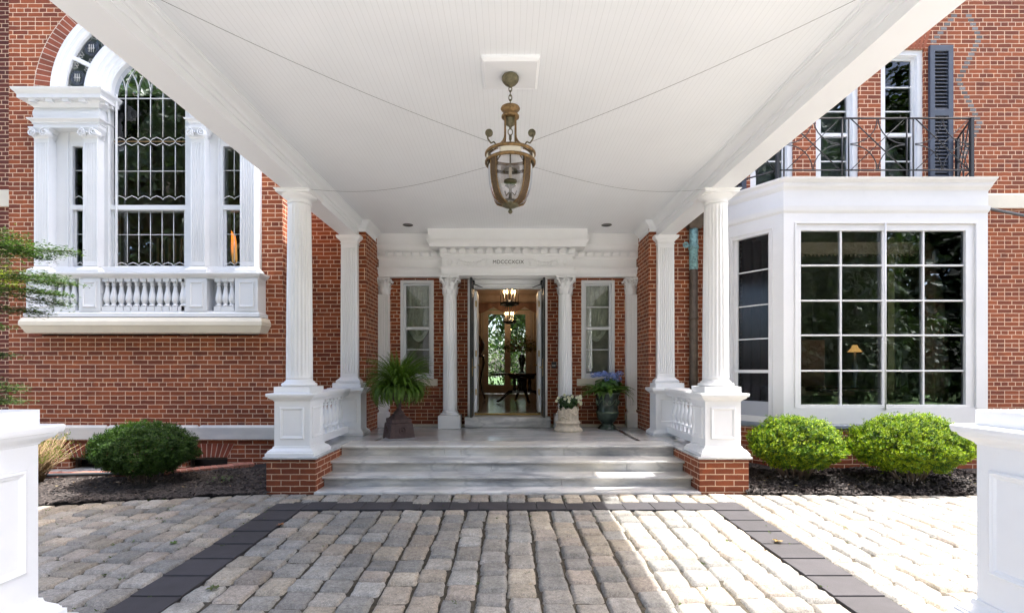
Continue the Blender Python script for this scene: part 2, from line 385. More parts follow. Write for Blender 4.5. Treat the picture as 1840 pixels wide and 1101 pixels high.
# ================================================================== GROUND
def gz(y): return -0.024*(5.7-y) if y < 5.7 else 0.0
mb = MB(); G = 60
mb.quad((-G, -10, gz(-10)-0.03), (G, -10, gz(-10)-0.03), (G, 1.6, gz(1.6)-0.03), (-G, 1.6, gz(1.6)-0.03))
MB().quad((-G, -G, -.7), (G, -G, -.7), (G, -10, gz(-10)-0.03), (-G, -10, gz(-10)-0.03)).build('front_lawn', 'grass')['kind'] = 'structure'
mb.quad((-G, 1.6, gz(1.6)-0.03), (G, 1.6, gz(1.6)-0.03), (G, 5.7, -0.03), (-G, 5.7, -0.03))
mb.quad((-G, 5.7, -0.03), (G, 5.7, -0.03), (G, G*2, -0.03), (-G, G*2, -0.03))
t = NT('cobble_far'); uvp = t.pos()
b = t.n('TexBrick'); b.offset = 0.5; b.inputs['Scale'].default_value = 1; b.inputs['Brick Width'].default_value = 0.24; b.inputs['Row Height'].default_value = 0.205
b.inputs['Mortar Size'].default_value = 0.012; b.inputs[1].default_value = (0.36, 0.35, 0.33, 1); b.inputs[2].default_value = (0.27, 0.26, 0.25, 1); b.inputs[3].default_value = (0.07, 0.06, 0.045, 1)
mp = t.n('Mapping'); mp.inputs['Rotation'].default_value = (0, 0, PI/2); t.l(uvp, mp.inputs[0]); t.l(mp.outputs[0], b.inputs[0])
t.l(b.outputs[0], t.b.inputs['Base Color']); t.rough(0.85); M['cobfar'] = t.m
tag(mb.build('ground', 'cobfar'), kind='structure')
MB().quad((-7.5, 1.55, gz(1.55)-0.024), (8, 1.55, gz(1.55)-0.024), (8, 5.72, -0.024), (-7.5, 5.72, -0.024)).build('joint_bedding', 'joint')['kind'] = 'structure'

def bedL(x): return 5.62 - 0.20*max(0, (-x-2.9))**1.15 if x < -2.8 else 5.62
def bedR(x): return 5.62 - 0.015*(x-2.8)
_S = [(0.36, 0.345, 0.32), (0.34, 0.335, 0.32), (0.39, 0.35, 0.30), (0.30, 0.295, 0.285), (0.40, 0.365, 0.31), (0.36, 0.325, 0.29), (0.27, 0.27, 0.262), (0.38, 0.365, 0.34), (0.33, 0.33, 0.32)]
STONE = [(a*.92, b*.895, c*.855) for a, b, c in _S]
cob = MB()
def cobble(x0, x1, y0, y1):
    c = R.choice(STONE); k = rnd(0.72, 1.10); c = tuple(v*k for v in c); N = 8
    cx, cy = (x0+x1)/2, (y0+y1)/2; w_, h_ = (x1-x0)/2, (y1-y0)/2; top = gz(cy)+rnd(-0.004, 0.006)
    tx, ty = rnd(-0.03, 0.03), rnd(-0.03, 0.03); sd = rnd(0, 99); rc = rnd(6, 14)
    vs = []; fs = []
    for j in range(N):
        for i in range(N):
            s_ = -1+2*i/(N-1); t_ = -1+2*j/(N-1); s2 = math.copysign(abs(s_)**0.6, s_); t2 = math.copysign(abs(t_)**0.6, t_)
            q = (abs(s2)**rc+abs(t2)**rc)**(1/rc)
            f = 1/max(1, q)
            nz_ = noise.noise(Vector((s2*1.3+sd, t2*1.6, sd)))*0.010
            x = cx+s2*f*w_+nz_; y = cy+t2*f*h_+noise.noise(Vector((sd, s2*1.6, t2*1.4)))*0.010
            e = max(abs(s2), abs(t2))
            z = top-0.002*e**2-(0.008*max(0, (e-0.8)/0.2)**2)+tx*s2*w_+ty*t2*h_+noise.noise(Vector((x*26, y*26, sd)))*0.005
            if i in (0, N-1) or j in (0, N-1): z -= 0.03
            vs.append((x, y, z))
    for j in range(N-1):
        for i in range(N-1): a = j*N+i; fs.append((a, a+1, a+N+1, a+N))
    cob.add(vs, fs, True, c)
PIT = 0.205
def column(xa, xb, ya, yb):
    y = ya+rnd(-0.15, 0.05)
    while y < yb:
        L = rnd(0.17, 0.275); y1 = min(y+L, yb)
        if yb-y1 < 0.09: y1 = yb
        if y1-y > 0.05: jx = rnd(-.010, .010); cobble(xa+0.0005+jx, xb-0.0005+jx, y+0.006, y1-0.006)
        y = y1
nc = 20; pw = 2*2.108/nc
for i in range(nc): column(-2.108+i*pw, -2.108+(i+1)*pw, 1.7, 5.037)
for i in range(23): column(-2.46-(i+1)*PIT, -2.46-i*PIT, 1.7, max(1.8, bedL(-2.46-(i+0.5)*PIT)))
for i in range(20): column(2.46+i*PIT, 2.46+(i+1)*PIT, 1.7, bedR(2.5+i*PIT))
for i in range(24): column(-2.46+i*0.205, -2.46+(i+1)*0.205, 5.35, 5.63)
tag(cob.build('cobblestone_paving', 'cobble'), kind='structure')
mb = MB()
def slab(x0, x1, y0, y1):
    k = rnd(0.9, 1.12); zc = gz((y0+y1)/2)-0.004; z = rnd(-.0015, .0015)
    mb.bev(x0+.0025, x1-.0025, y0+.0025, y1-.0025, zc-0.06, zc+z+0.004, 0.004, (0.037*k, 0.034*k, 0.037*k))
for s_ in (-1, 1):
    y = 1.7
    while y < 5.33-0.02:
        y1 = min(y+0.302, 5.04 if y < 5.0 else 5.335)
        if y1-y > 0.03: slab(*(sorted((s_*2.11, s_*2.45))), y, y1)
        y = y1
x = -2.11
for i in range(14): slab(x, x+4.22/14, 5.04, 5.335); x += 4.22/14
tag(mb.build('paving_border', 'slab'), kind='structure')
# small tufts in joints
tuft = MB()
for i in range(170):
    x = rnd(-4.8, 4.5) if i < 60 else rnd(-4.9, -2.3); y = rnd(2.6, 5.5); gx = round(x/PIT)*PIT
    for k in range(rnd(4, 9).__int__()):
        a = rnd(0, 6.28); r_ = rnd(0, .02); l = rnd(.006, .02); px, py = x+r_*math.cos(a), y+r_*math.sin(a)
        z = gz(py)-0.008; g = rnd(.5, 1.2)
        tuft.add([(px, py, z), (px+l*.5, py, z+.006), (px+l*math.cos(a), py+l*math.sin(a), z+l)], [(0, 1, 2)], tint=(.10*g, .15*g, .03*g))
tag(tuft.build('moss_tufts', 'leaf'), 'green moss and grass sprouting in the cobble joints', 'moss', kind='stuff')

# mulch beds
def pitf(x, y):   # area well in front of left basement windows
    if x < -6.6 or x > -3.62: return False
    front = 6.45 if x < -4.5 else 6.45+(x+4.5)/0.88*0.72
    return y > front+0.06
def bed(side):
    mb = MB(); step = 0.07; ch = MB()
    xa, xb = (-8.4, -2.74) if side < 0 else (2.74, 8.4)
    nx = int((xb-xa)/step); idx = {}; vs = []; fs = []
    def hz(x, y, yf): return 0.005+(0.075 if side > 0 else 0.035)*min(1, max(0, (y-yf))/0.5)+noise.noise(Vector((x*5, y*5, 3)))*0.022+noise.noise(Vector((x*21, y*21, 1)))*0.008
    for i in range(nx+1):
        x = xa+i*step; yf = bedL(x) if side < 0 else bedR(x); ny = 26
        for j in range(ny+1):
            y = yf+(7.92-yf)*j/ny; vs.append((x, y, (hz(x, y, yf) if j else -0.03)))
    for i in range(nx):
        for j in range(26):
            a = i*27+j; q = vs[a]
            if side < 0 and pitf(q[0]+.03, q[1]+.05): continue
            fs.append((a, a+27, a+28, a+1))
    mb.add(vs, fs, True)
    o = tag(mb.build('mulch_bed', 'mulch'), kind='structure')
    n = 15000
    for k in range(n):
        x = rnd(max(xa, -5.9), min(xb, 6.0)); yf = bedL(x) if side < 0 else bedR(x)
        y = yf-0.03+(rnd(0, 1)**1.3)*1.4
        if side < 0 and pitf(x, y+.04): continue
        if y > (6.68 if side > 0 and x > 3.5 else 7.15): continue
        z = hz(x, y, yf)+rnd(0, .012); a = rnd(0, PI); l = rnd(.008, .032); w_ = rnd(.003, .008); ca, sa = math.cos(a), math.sin(a)
        g = rnd(0.3, 1.0)**2; c = (.012+.085*g, .010+.068*g, .009+.06*g); tl = rnd(-.4, .4)*l
        ch.add([(x-ca*l+sa*w_, y-sa*l-ca*w_, z-tl), (x+ca*l+sa*w_, y+sa*l-ca*w_, z+tl), (x+ca*l-sa*w_, y+sa*l+ca*w_, z+tl+.004), (x-ca*l-sa*w_, y-sa*l+ca*w_, z-tl+.004)], [(0, 1, 2, 3)], tint=c)
    tag(ch.build('mulch_chips', 'chip'), 'shredded brown bark mulch covering the '+('left' if side < 0 else 'right')+' planting bed', 'mulch', kind='stuff')
bed(-1); bed(1)
tag(MB().box(-7, -3.4, 6.3, 7.3, -0.5, -0.42).build('well_floor', 'mulch'), kind='structure')
# brick coping of the window well
cop = MB(); pth = [(-3.66, 7.13), (-4.02, 6.86), (-4.42, 6.56), (-4.62, 6.48), (-5.1, 6.42), (-5.7, 6.38), (-6.3, 6.40), (-6.7, 6.55)]
for i in range(len(pth)-1):
    a, b_ = Vector(pth[i]), Vector(pth[i+1]); L = (b_-a).length; n_ = max(1, round(L/0.068)); d = (b_-a)/n_; nn = Vector((d.y, -d.x)).normalized()*0.105
    for k in range(n_):
        p0 = a+d*(k+.06); p1 = a+d*(k+.94); g = rnd(.8, 1.15); z0, z1 = -.3, 0.075+rnd(-.003, .003)
        q = [p0+nn, p1+nn, p1-nn, p0-nn]
        cop.add([(v.x, v.y, z0) for v in q]+[(v.x, v.y, z1) for v in q], [(4, 5, 6, 7), (7, 6, 5, 4), (0, 1, 5, 4), (2, 3, 7, 6), (1, 2, 6, 5), (3, 0, 4, 7)], tint=(.40*g, .17*g, .12*g))
    cop.add([(a.x+nn.x*.96, a.y+nn.y*.96, -.3), (b_.x+nn.x*.96, b_.y+nn.y*.96, -.3), (b_.x+nn.x*.96, b_.y+nn.y*.96, .067), (a.x+nn.x*.96, a.y+nn.y*.96, .067), (a.x-nn.x*.96, a.y-nn.y*.96, .067), (b_.x-nn.x*.96, b_.y-nn.y*.96, .067)], [(0, 1, 2, 3), (3, 2, 5, 4)], tint=(.55, .45, .38))
tag(cop.build('brick_edging', 'arch_brick'), 'low curved kerb of pinkish bricks around the window well behind the dark green bush', 'kerb')
tag(MB().tube([(-6.6, 6.15, .10), (-6.0, 6.18, .09), (-5.6, 6.24, .085), (-5.1, 6.28, .09), (-4.7, 6.36, .08), (-4.45, 6.4, .06)], .022, 8).build('drain_pipe', 'hose'), 'grey corrugated pipe lying on the mulch by the brick kerb', 'pipe')

# ================================================================== HOUSE
H = thing('brick_house', (0, 7.5, 0), 'large red brick house with white trimmed windows and open double front door', 'house')
YL, YLF, YP, YD, YR = 7.18, 7.5, 7.9, 8.75, 7.47
XLF, XL, XP, XRL = -7.23, -3.26, 2.26, 3.21
TOP = 12.0; TOPL = 7.6; TOPC = 4.45
PX, PZ, RB = -5.157, 5.364, 1.71          # palladian arch centre and brick arch radius
mb = MB()
bw = [(-4.66, -4.06, -0.42, 0.14), (-6.35, -5.72, -0.42, 0.14)]
wall(mb, YL, XLF, XL, -0.5, 1.9, bw, 0.3)
wall(mb, YL, XLF, XL, 1.9, PZ, [(-6.75, -3.60, 1.9, PZ)], 0)
for a, b_ in ((XLF, PX-RB), (PX+RB, XL)): mb.quad((a, YL, PZ), (b_, YL, PZ), (b_, YL, TOPL), (a, YL, TOPL))
mb.quad((PX-RB, YL, PZ+RB), (PX+RB, YL, PZ+RB), (PX+RB, YL, TOPL), (PX-RB, YL, TOPL))
for sg in (-1, 1):
    pts = [(PX+sg*RB*math.cos(PI/2*i/12), PZ+RB*math.sin(PI/2*i/12)) for i in range(13)]
    cor = (PX+sg*RB, PZ+RB)
    for i in range(12):
        tri = [(cor[0], YL, cor[1]), (pts[i][0], YL, pts[i][1]), (pts[i+1][0], YL, pts[i+1][1])]
        mb.add(tri if sg < 0 else tri[::-1], [(0, 1, 2)])
mb.build('wall', 'brick', H, uv=True)
mb = MB(); mb.quad((XL, YL, -.5), (XL, YP+3, -.5), (XL, YP+3, TOPL), (XL, YL, TOPL))
wall(mb, YP, XL, -XP, 0, 4.3); wall(mb, YP, XP-.01, XRL, 0, 4.3); wall(mb, YP, XL, XRL, 4.3, TOPC)
mb.quad((-XP, YP, 0.3), (-XP, YD, 0.3), (-XP, YD, 3.9), (-XP, YP, 3.9)); mb.quad((XP, YP, 0.3), (XP, YP, 3.9), (XP, YD, 3.9), (XP, YD, 0.3))
mb.quad((XRL, YR, 0), (XRL, YR, TOP), (XRL, YP+3, TOP), (XRL, YP+3, 0))
mb.build('wall', 'brick', H, uv=True)
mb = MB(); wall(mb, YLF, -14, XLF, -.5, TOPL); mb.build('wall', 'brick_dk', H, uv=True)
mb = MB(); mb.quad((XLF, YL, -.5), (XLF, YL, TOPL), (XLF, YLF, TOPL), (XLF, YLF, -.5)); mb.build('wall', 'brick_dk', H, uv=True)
# door wall
dh = [(-1.893, -1.304, 1.2525, 2.99), (1.304, 1.893, 1.2525, 2.99), (-.655, .655, .42, 3.06)]
mb = MB(); wall(mb, YD, -XP, XP, .38, 3.8, dh, .16); mb.build('wall', 'brick', H, uv=True)
# right wall, upper windows
UW = [(5.63, 6.28), (4.65, 5.30), (3.66, 4.31)]
mb = MB(); wall(mb, YR, XRL, 14, -.3, TOP, [(a, b_, 4.02, 6.24) for a, b_ in UW]+[(3.75, 6.45, .66, 3.55)], .16)
mb.build('wall', 'brick', H, uv=True)
mb = MB()   # roof closes the block from above
for a, b_, y0_, tp in ((-14, XL, YL, TOPL), (XL, XRL, YP, TOPC), (XRL, 14, YR, TOP)): MB().quad((a, y0_, tp), (b_, y0_, tp), (b_, 18, tp), (a, 18, tp)).build('roof', 'slate', H)
MB().quad((-14, YLF, -.5), (-14, 18, -.5), (-14, 18, TOPL), (-14, YLF, TOPL)).build('side_wall', 'slate', H); MB().quad((14, YR, -.5), (14, YR, TOP), (14, 18, TOP), (14, 18, -.5)).build('side_wall', 'slate', H)
# gray header diaper pattern
mb = MB()
def hdr(x, z): g = rnd(.55, 1.35); mb.box(x-.044, x+.044, YR-.0010, YR+.01, z+.012, z+.0535, (.155*g, .15*g, .155*g))
for row in range(34):
    z = 0.0645*round(4.55/0.0645)+row*0.0645; tph = ((z-6.377)/(2*.645)) % 1.0; tri = abs(2*tph-1)
    if z > 7.0: break
    hdr(6.80+.32*tri, z)
    if z > 6.3: hdr(6.44+(z-6.34)*.8, z)
for (rx, rz) in ((6.47, 4.17), (6.58, 4.17), (6.47, 4.2995), (6.58, 4.2995), (6.52, 4.2345), (6.52, 4.364)):
    mb.box(rx, rx+.098, YR-.003, YR+.01, rz+.006, rz+.055, (.15, .155, .16))
mb.build('diaper_brickwork', 'arch_brick', H)
# stone bands
mb = MB(); mb.rl(6.6, 14, YR-.035, YR+.1, [(0, 3.834), (0, 4.03), (-.012, 4.05)]); mb.build('stone_band', 'cream', H)
mb = MB(); mb.rl(-14, XLF-.002, YLF-.03, YLF+.1, [(0, 3.87), (0, 4.12)]); mb.build('stone_band', 'cream', H)
mb = MB()
xx = XLF+.0
for k in (1.45, 1.32, 1.20):
    mb.rl(xx+.001, xx+k-.001, YL-.05, YL+.1, [(0, .405), (0, .575), (-.03, .607)]); xx += k
mb.build('water_table', 'band', H)
tag(MB().tube([(6.58, YR-.35, 3.86), (7.0, YR-.2, 3.78), (9.5, YR-.1, 3.35)], .022, 8).build('conduit', 'hose', H))
# basement jack arches, lintels, dark openings
mb = MB(); lin = MB()
for a, b_, c, d in bw:
    n_ = 10
    for k in range(n_):
        u0 = k/n_; u1 = (k+1)/n_; g = rnd(.8, 1.15)
        def X(u, top): return (a-(.0 if not top else .10))+((b_-a)+(0 if not top else .20))*u
        e = .006
        q = [(X(u0, 0)+e, YL-.003, .142), (X(u1, 0)-e, YL-.003, .142), (X(u1, 1)-e, YL-.003, .338), (X(u0, 1)+e, YL-.003, .338)]
        mb.add(q+[(v[0], YL+.01, v[2]) for v in q], [(0, 1, 2, 3), (0, 4, 5, 1), (1, 5, 6, 2), (2, 6, 7, 3), (3, 7, 4, 0)], tint=(.24*g, .055*g, .026*g))
    lin.box(a+.01, b_-.01, YL+.05, YL+.12, .10, .138); lin.box(a+.0, a+.03, YL+.1, YL+.16, -.4, .1); lin.box(b_-.03, b_, YL+.1, YL+.16, -.4, .1)
    lin_o = (a, b_)
for a, b_, c, d in bw: mb.add([(a-.0, YL-.0012, .141), (b_+.0, YL-.0012, .141), (b_+.10, YL-.0012, .339), (a-.10, YL-.0012, .339)], [(0, 1, 2, 3)], tint=(.6, .46, .36))
mb.build('jack_arch', 'arch_brick', H)
lo = lin.build('basement_window', 'dkmetal', H)
mb = MB()
for a, b_, c, d in bw: mb.box(a-.2, b_+.2, YL+.2, YL+.21, -.5, .2)
mb.build('pane', 'black', lo)

# -------- sash window helper (frame mesh is the part; pane, sill, curtain are sub-parts)
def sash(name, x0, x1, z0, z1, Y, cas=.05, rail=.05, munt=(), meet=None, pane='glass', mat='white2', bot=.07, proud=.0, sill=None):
    mb = MB(); Yf = Y-proud
    mb.bev(x0, x0+cas, Yf, Y+.12, z0, z1, .004); mb.bev(x1-cas, x1, Yf, Y+.12, z0, z1, .004)
    mb.bev(x0+cas, x1-cas, Yf, Y+.12, z1-cas, z1, .004); mb.bev(x0+cas, x1-cas, Yf-.01, Y+.12, z0, z0+.035, .004)
    a, b_, c, d = x0+cas, x1-cas, z0+.035, z1-cas
    mb.bev(a, a+rail, Y+.05, Y+.10, c, d, .004); mb.bev(b_-rail, b_, Y+.05, Y+.10, c, d, .004)
    mb.bev(a+rail, b_-rail, Y+.05, Y+.10, d-rail, d, .004); mb.bev(a+rail, b_-rail, Y+.05, Y+.10, c, c+bot, .004)
    for z in munt: mb.bev(a+rail, b_-rail, Y+.06, Y+.095, z-.008, z+.008, .003)
    if meet: mb.bev(a+rail, b_-rail, Y+.035, Y+.10, meet-.025, meet+.025, .004)
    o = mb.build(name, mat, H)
    MB().box(a+rail-.004, b_-rail+.004, Y+.074, Y+.079, c+bot-.004, d-rail+.004).build('pane', pane, o)
    if sill: MB().bev(*sill, .006).build('sill', 'cream', o)
    return o
k9 = 8.75/890
mz = [1.4+(665-y)*8.83/890 for y in (552, 590, 628)]
for sx_ in (-1, 1):
    a, b_ = (-1.893, -1.304) if sx_ < 0 else (1.304, 1.893)
    o = sash('window', a, b_, 1.2525, 2.99, YD, .055, .035, [mz[0], mz[2]], mz[1], bot=.06, sill=(a-.08, b_+.07, YD-.03, YD+.02, 1.125, 1.2495))
    # swag curtain
    cu = MB(); nx = 22; vs = []; fs = []
    x0, x1 = a+.08, b_-.08
    for j in range(13):
        for i in range(nx+1):
            u = i/nx; zt = 2.92-j/12*(.62+.36*(1-(2*u-1)**2)); vs.append((x0+(x1-x0)*u, YD+.19+.018*math.sin(u*34+j*.15)+.03*math.sin(j/12*PI*3)*(1-(2*u-1)**2), zt+.015*math.sin(u*17)))
    for j in range(12):
        for i in range(nx): q = j*(nx+1)+i; fs.append((q, q+1, q+nx+2, q+nx+1))
    cu.add(vs, fs, True)
    for q in range(3): cu.tube([(x0+(x1-x0)*(i/12), YD+.17, 2.30-.30*math.sin(PI*i/12)-q*.035) for i in range(13)], .020, 7)
    if sx_ > 0:
        vs = []; fs = []
        for j in range(9):
            for i in range(11):
                u = i/10; vs.append((x0-.01+u*(.10+.06*j/8)+.01, YD+.15+.012*math.sin(u*22), 2.45-j/8*1.02))
        for j in range(8):
            for i in range(10): q = j*11+i; fs.append((q, q+1, q+12, q+11))
        cu.add(vs, fs, True)
    cu.build('curtain', 'curtain', o)
    r_ = room('side_room', min(a, b_)-.5, max(a, b_)+.5, YD+.16, YD+1.3, 1.0, 3.3, 'room', H)

# -------- entablature over the entrance
def denticle(mb, x0, x1, Y, z0, z1, d=.06, pitch=.145, side=None):
    n_ = round((x1-x0)/pitch)
    for k in range(n_):
        xa = x0+(x1-x0)*(k+.14)/n_; xb = x0+(x1-x0)*(k+.86)/n_
        mb.add([(xa, Y, z0+.02), (xb, Y, z0+.02), (xb, Y, z1), (xa, Y, z1), (xa, Y-d*.4, z0+.03), (xb, Y-d*.4, z0+.03), (xb, Y-d, z1), (xa, Y-d, z1), (xa, Y-d*.95, z1-.03), (xb, Y-d*.95, z1-.03)],
               [(4, 5, 9, 8), (8, 9, 7, 6), (0, 4, 8, 6, 3), (1, 2, 7, 9, 5), (0, 1, 5, 4)])
def entab(mb, x0, x1, Y, Yb, arch_b, at, ft, dt, ct, top, over=.13):
    pr = [(0, arch_b), (0, arch_b+.045), (.008, arch_b+.047), (.008, at-.045)]+cyma(.012, at-.04, .04, at-.012, 4)+[(.04, at)]
    mb.rl(x0, x1, Y, Yb, pr)
    mb.rl(x0+.004, x1-.004, Y+.004, Yb, [(0, at), (0, ft)])
    mb.rl(x0, x1, Y, Yb, cyma(.0, ft, .035, ft+.04, 4)+[(.035, dt)])
    mb.rl(x0, x1, Y, Yb, [(.06, dt), (over-.03, dt+.004), (over-.03, dt+.035)]+cyma(over-.025, dt+.04, over+.02, ct-.012, 5, 'i')+[(over+.025, ct)])
    mb.rl(x0, x1, Y, Yb, [(over-.005, ct), (over-.005, top)])
ent = MB()
entab(ent, -XP+.012, XP-.012, 8.62, 8.80, 3.025, 3.185, 3.325, 3.45, 3.57, 3.775, .06)
denticle(ent, -XP+.02, -1.2, 8.585, 3.36, 3.455, .05); denticle(ent, 1.2, XP-.02, 8.585, 3.36, 3.455, .05)
ent_o = ent.build('entrance_entablature', 'white', H)
ent = MB(); entab(ent, -1.125, 1.125, 8.49, 8.615, 3.018, 3.18, 3.328, 3.468, 3.585, 3.768, .215)
denticle(ent, -1.165, 1.165, 8.455, 3.375, 3.47, .085, .155)
ent.box(-1.12, 1.12, 8.60, 8.80, 3.0, 3.76)
ent.build('centre_entablature', 'white', ent_o)
# frieze carving
fr = MB(); Yf = 8.494
for sg in (-1, 1):
    for r_ in (.045, .028): fr.tube([(sg*.995+r_*math.cos(a), Yf-.004, 3.252+r_*1.05*math.sin(a)) for a in [2*PI*i/14 for i in range(14)]], .008, 5, closed=True)
    for xo in (.85, .37): fr.tube([(sg*(xo+.018*math.sin(i)), Yf-.004, 3.205+.1*i/6) for i in range(7)], .011, 5); fr.tube([(sg*(xo+.03+.012*math.cos(i)), Yf-.004, 3.21+.09*i/6) for i in range(7)], .008, 5)
    for q in range(15):
        u = q/14; fr.sphere((sg*(.83-.42*u), Yf-.002, 3.285-.055*math.sin(PI*u)+rnd(-.008, .008)+.012*u), .015+.006*math.sin(PI*u), 7, 5)
    for q in range(9): u = q/8; fr.sphere((sg*(.74-.22*u)+rnd(-.01, .01), Yf-.001, 3.22+rnd(-.012, .012)-.01*math.sin(PI*u)), .016, 7, 5)
    fr.box(sg*.335-.002, sg*.335+.002, Yf-.008, Yf, 3.2, 3.31); fr.box(sg*.32-.002, sg*.32+.002, Yf-.008, Yf, 3.2, 3.31)
fr.box(-.31, .31, Yf-.006, Yf+.001, 3.298, 3.303); fr.box(-.31, .31, Yf-.006, Yf+.001, 3.205, 3.21)
fr.build('frieze_carving', 'white', ent_o)
tc = bpy.data.curves.new('inscription', 'FONT'); tc.body = 'MDCCCXCIX'; tc.size = .075; tc.extrude = .003; tc.align_x = 'CENTER'; tc.align_y = 'CENTER'; tc.space_character = 1.05
to = bpy.data.objects.new('inscription_curve', tc); C.objects.link(to); bpy.context.view_layer.update()
me = bpy.data.meshes.new_from_object(to.evaluated_get(bpy.context.evaluated_depsgraph_get())); bpy.data.objects.remove(to)
xs_ = [v.co.x for v in me.vertices]; sc_ = .53/(max(xs_)-min(xs_))
for v in me.vertices: x, y, z = v.co; v.co = (x*sc_+.012, 8.492-z-7.5, 3.253+y*sc_)
me.materials.clear(); me.materials.append(M['engr']); io = bpy.data.objects.new('inscription', me); C.objects.link(io); io.parent = ent_o

# fluted shaft helpers
def flute_col(mb, cx, cy, z0, z1, r0, r1, nf=20, half=False):
    rings = []; K = 14
    for i in range(K+1):
        u = i/K; z = z0+(z1-z0)*u; r = r0+(r1-r0)*(u**1.6)
        rings.append((r, z))
    ex = [(r0, z0), (r0, z0+.03), (r0*.999, z0+.055)]; ez = [(r1, z1-.055), (r1, z1-.03), (r1, z1)]
    rings = ex+rings[1:-1]+ez; n_ = nf*6; last = len(rings)-1
    def mod(a, k):
        if k <= 1 or k >= last-1: return 1.0
        d = 1.0 if 2 < k < last-2 else .6
        q = (a*nf/(2*PI)) % 1.0
        return 1-.12*d*max(0, math.sin(PI*min(1, max(0, (q-.1)/.8))))**.6
    mb.lathe(cx, cy, rings, n_, True, True, mod)
def flute_pil(mb, x0, x1, Y, Yb, z0, z1, nf=7, taper=.0):
    W = x1-x0; m = W*.09; fw = (W-2*m)/nf; pts = [(x0, Yb), (x0, Y)]
    for k in range(nf):
        a = x0+m+k*fw
        for i in range(6):
            u = i/5; pts.append((a+fw*(.12+.76*u), Y+fw*.5*math.sin(PI*u)))
    pts += [(x1, Y), (x1, Yb)]; n_ = len(pts); cx = (x0+x1)/2
    e = .06; vs = [(x, y, z0+e) for x, y in pts]+[(cx+(x-cx)*(1-taper), y, z1-e) for x, y in pts]
    mb.add(vs, [(i, i+1, i+1+n_, i+n_) for i in range(n_-1)])
    mb.box(x0, x1, Y-.0005, Yb, z0, z0+e); mb.box(cx-(W/2)*(1-taper), cx+(W/2)*(1-taper), Y-.0005, Yb, z1-e, z1)
def leafstrip(mb, base, up, out, wdt, h, curl):
    vs = []; fs = []; side = Vector(up).cross(Vector(out)).normalized(); up = Vector(up); out = Vector(out); base = Vector(base)
    for j in range(6):
        u = j/5; c = base+up*h*math.sin(u*1.75)/1.0+out*(curl*max(0, u-.35)**1.5*2.2+.008); ww = wdt*(1-.55*abs(u-.35)-.25*u)*(1+.22*(j % 2))
        for s_ in (-1, 0, 1): vs.append(c+side*s_*ww/2+out*(.014 if s_ == 0 else 0))
    for j in range(5):
        for i in range(2): a = j*3+i; fs.append((a, a+1, a+4, a+3))
    mb.add(vs, fs, True)
def corinth(mb, cx, cy, z0, z1, r, ab, half=True, square=None):
    h = z1-z0; mb.lathe(cx, cy, torus_prof(r, z0-.02, z0, .012, 5), 24)
    mb.lathe(cx, cy, [(r, z0), (r*1.02, z0+h*.5), (r*1.25, z0+h*.85)], 24)
    for row, (zz, hh, cu, off, n_) in enumerate(((z0, h*.40, .045, 0, 8), (z0+h*.2, h*.48, .06, .5, 8))):
        for k in range(n_):
            a = 2*PI*(k+off)/n_+PI/8*0; o = Vector((math.cos(a), math.sin(a), 0))
            leafstrip(mb, (cx+o.x*r, cy+o.y*r, zz), (0, 0, 1), o, r*.75, hh, cu)
    for sx in (-1, 1):
        for sy in (-1, 1):
            q = Vector((cx+sx*ab*.86, cy+sy*ab*.86, z0+h*.80))
            mb.tube([(cx+sx*r*.8, cy+sy*r*.8, z0+h*.5), (cx+sx*ab*.7, cy+sy*ab*.7, z0+h*.72), (q.x, q.y, q.z+.03), (q.x+sx*.018, q.y+sy*.018, q.z+.005), (q.x, q.y, q.z-.012)], [.018, .018, .017, .014, .01], 6)
            mb.sphere((q.x, q.y, q.z), .026, 8, 6)
    for o in ((0, -1), (1, 0), (-1, 0)):
        mb.sphere((cx+o[0]*ab*.9, cy+o[1]*ab*.9, z1-.03), .024, 8, 6)
        for s_ in (-1, 1): mb.sphere((cx+o[0]*(r+.05)+(s_*.04 if o[0] == 0 else 0), cy+o[1]*(r+.05)+(s_*.04 if o[1] == 0 else 0), z1-.065), .022, 7, 5)
    P = []; K = 6
    cs = [(-ab, -ab), (ab, -ab), (ab, ab), (-ab, ab)]
    for i in range(4):
        a = Vector(cs[i]); b_ = Vector(cs[(i+1) % 4]); mid = (a+b_)/2; inn = -mid.normalized()
        for k in range(K): u = k/K; p = a.lerp(b_, u)+inn*ab*.16*math.sin(PI*u); P.append((p.x+cx, p.y+cy))
    n_ = len(P); vs = [(x, y, z1-.035) for x, y in P]+[(x+(x-cx)*.05, y+(y-cy)*.05, z1-.012) for x, y in P]+[(x, y, z1) for x, y in P]
    mb.add(vs, [(i, (i+1) % n_, (i+1) % n_+n_, i+n_) for i in range(n_)]+[(i+n_, (i+1) % n_+n_, (i+1) % n_+2*n_, i+2*n_) for i in range(n_)]+[tuple(range(n_-1, -1, -1)), tuple(range(2*n_, 3*n_))])
# engaged Corinthian columns each side of the door
mb = MB(); flute_col(mb, -.993, 8.56, .70, 2.70, .123, .113, 20); sh = mb.build('engaged_column', 'white', H)
mb = MB(); corinth(mb, -.993, 8.56, 2.712, 3.012, .112, .165); cp = mb.build('capital', 'white', sh)
mb = MB(); mb.rl(-.993-.184, -.993+.184, 8.376, 8.744, [(0, .41), (0, .625), (-.008, .632)]); mb.lathe(-.993, 8.56, torus_prof(.15, .632, .665, .016)+torus_prof(.128, .668, .70, .012), 32); bs = mb.build('base', 'white', sh)
s2 = dupm(sh, H, 1.986)
for q in (cp, bs): c_ = q.copy(); C.objects.link(c_); c_.parent = s2
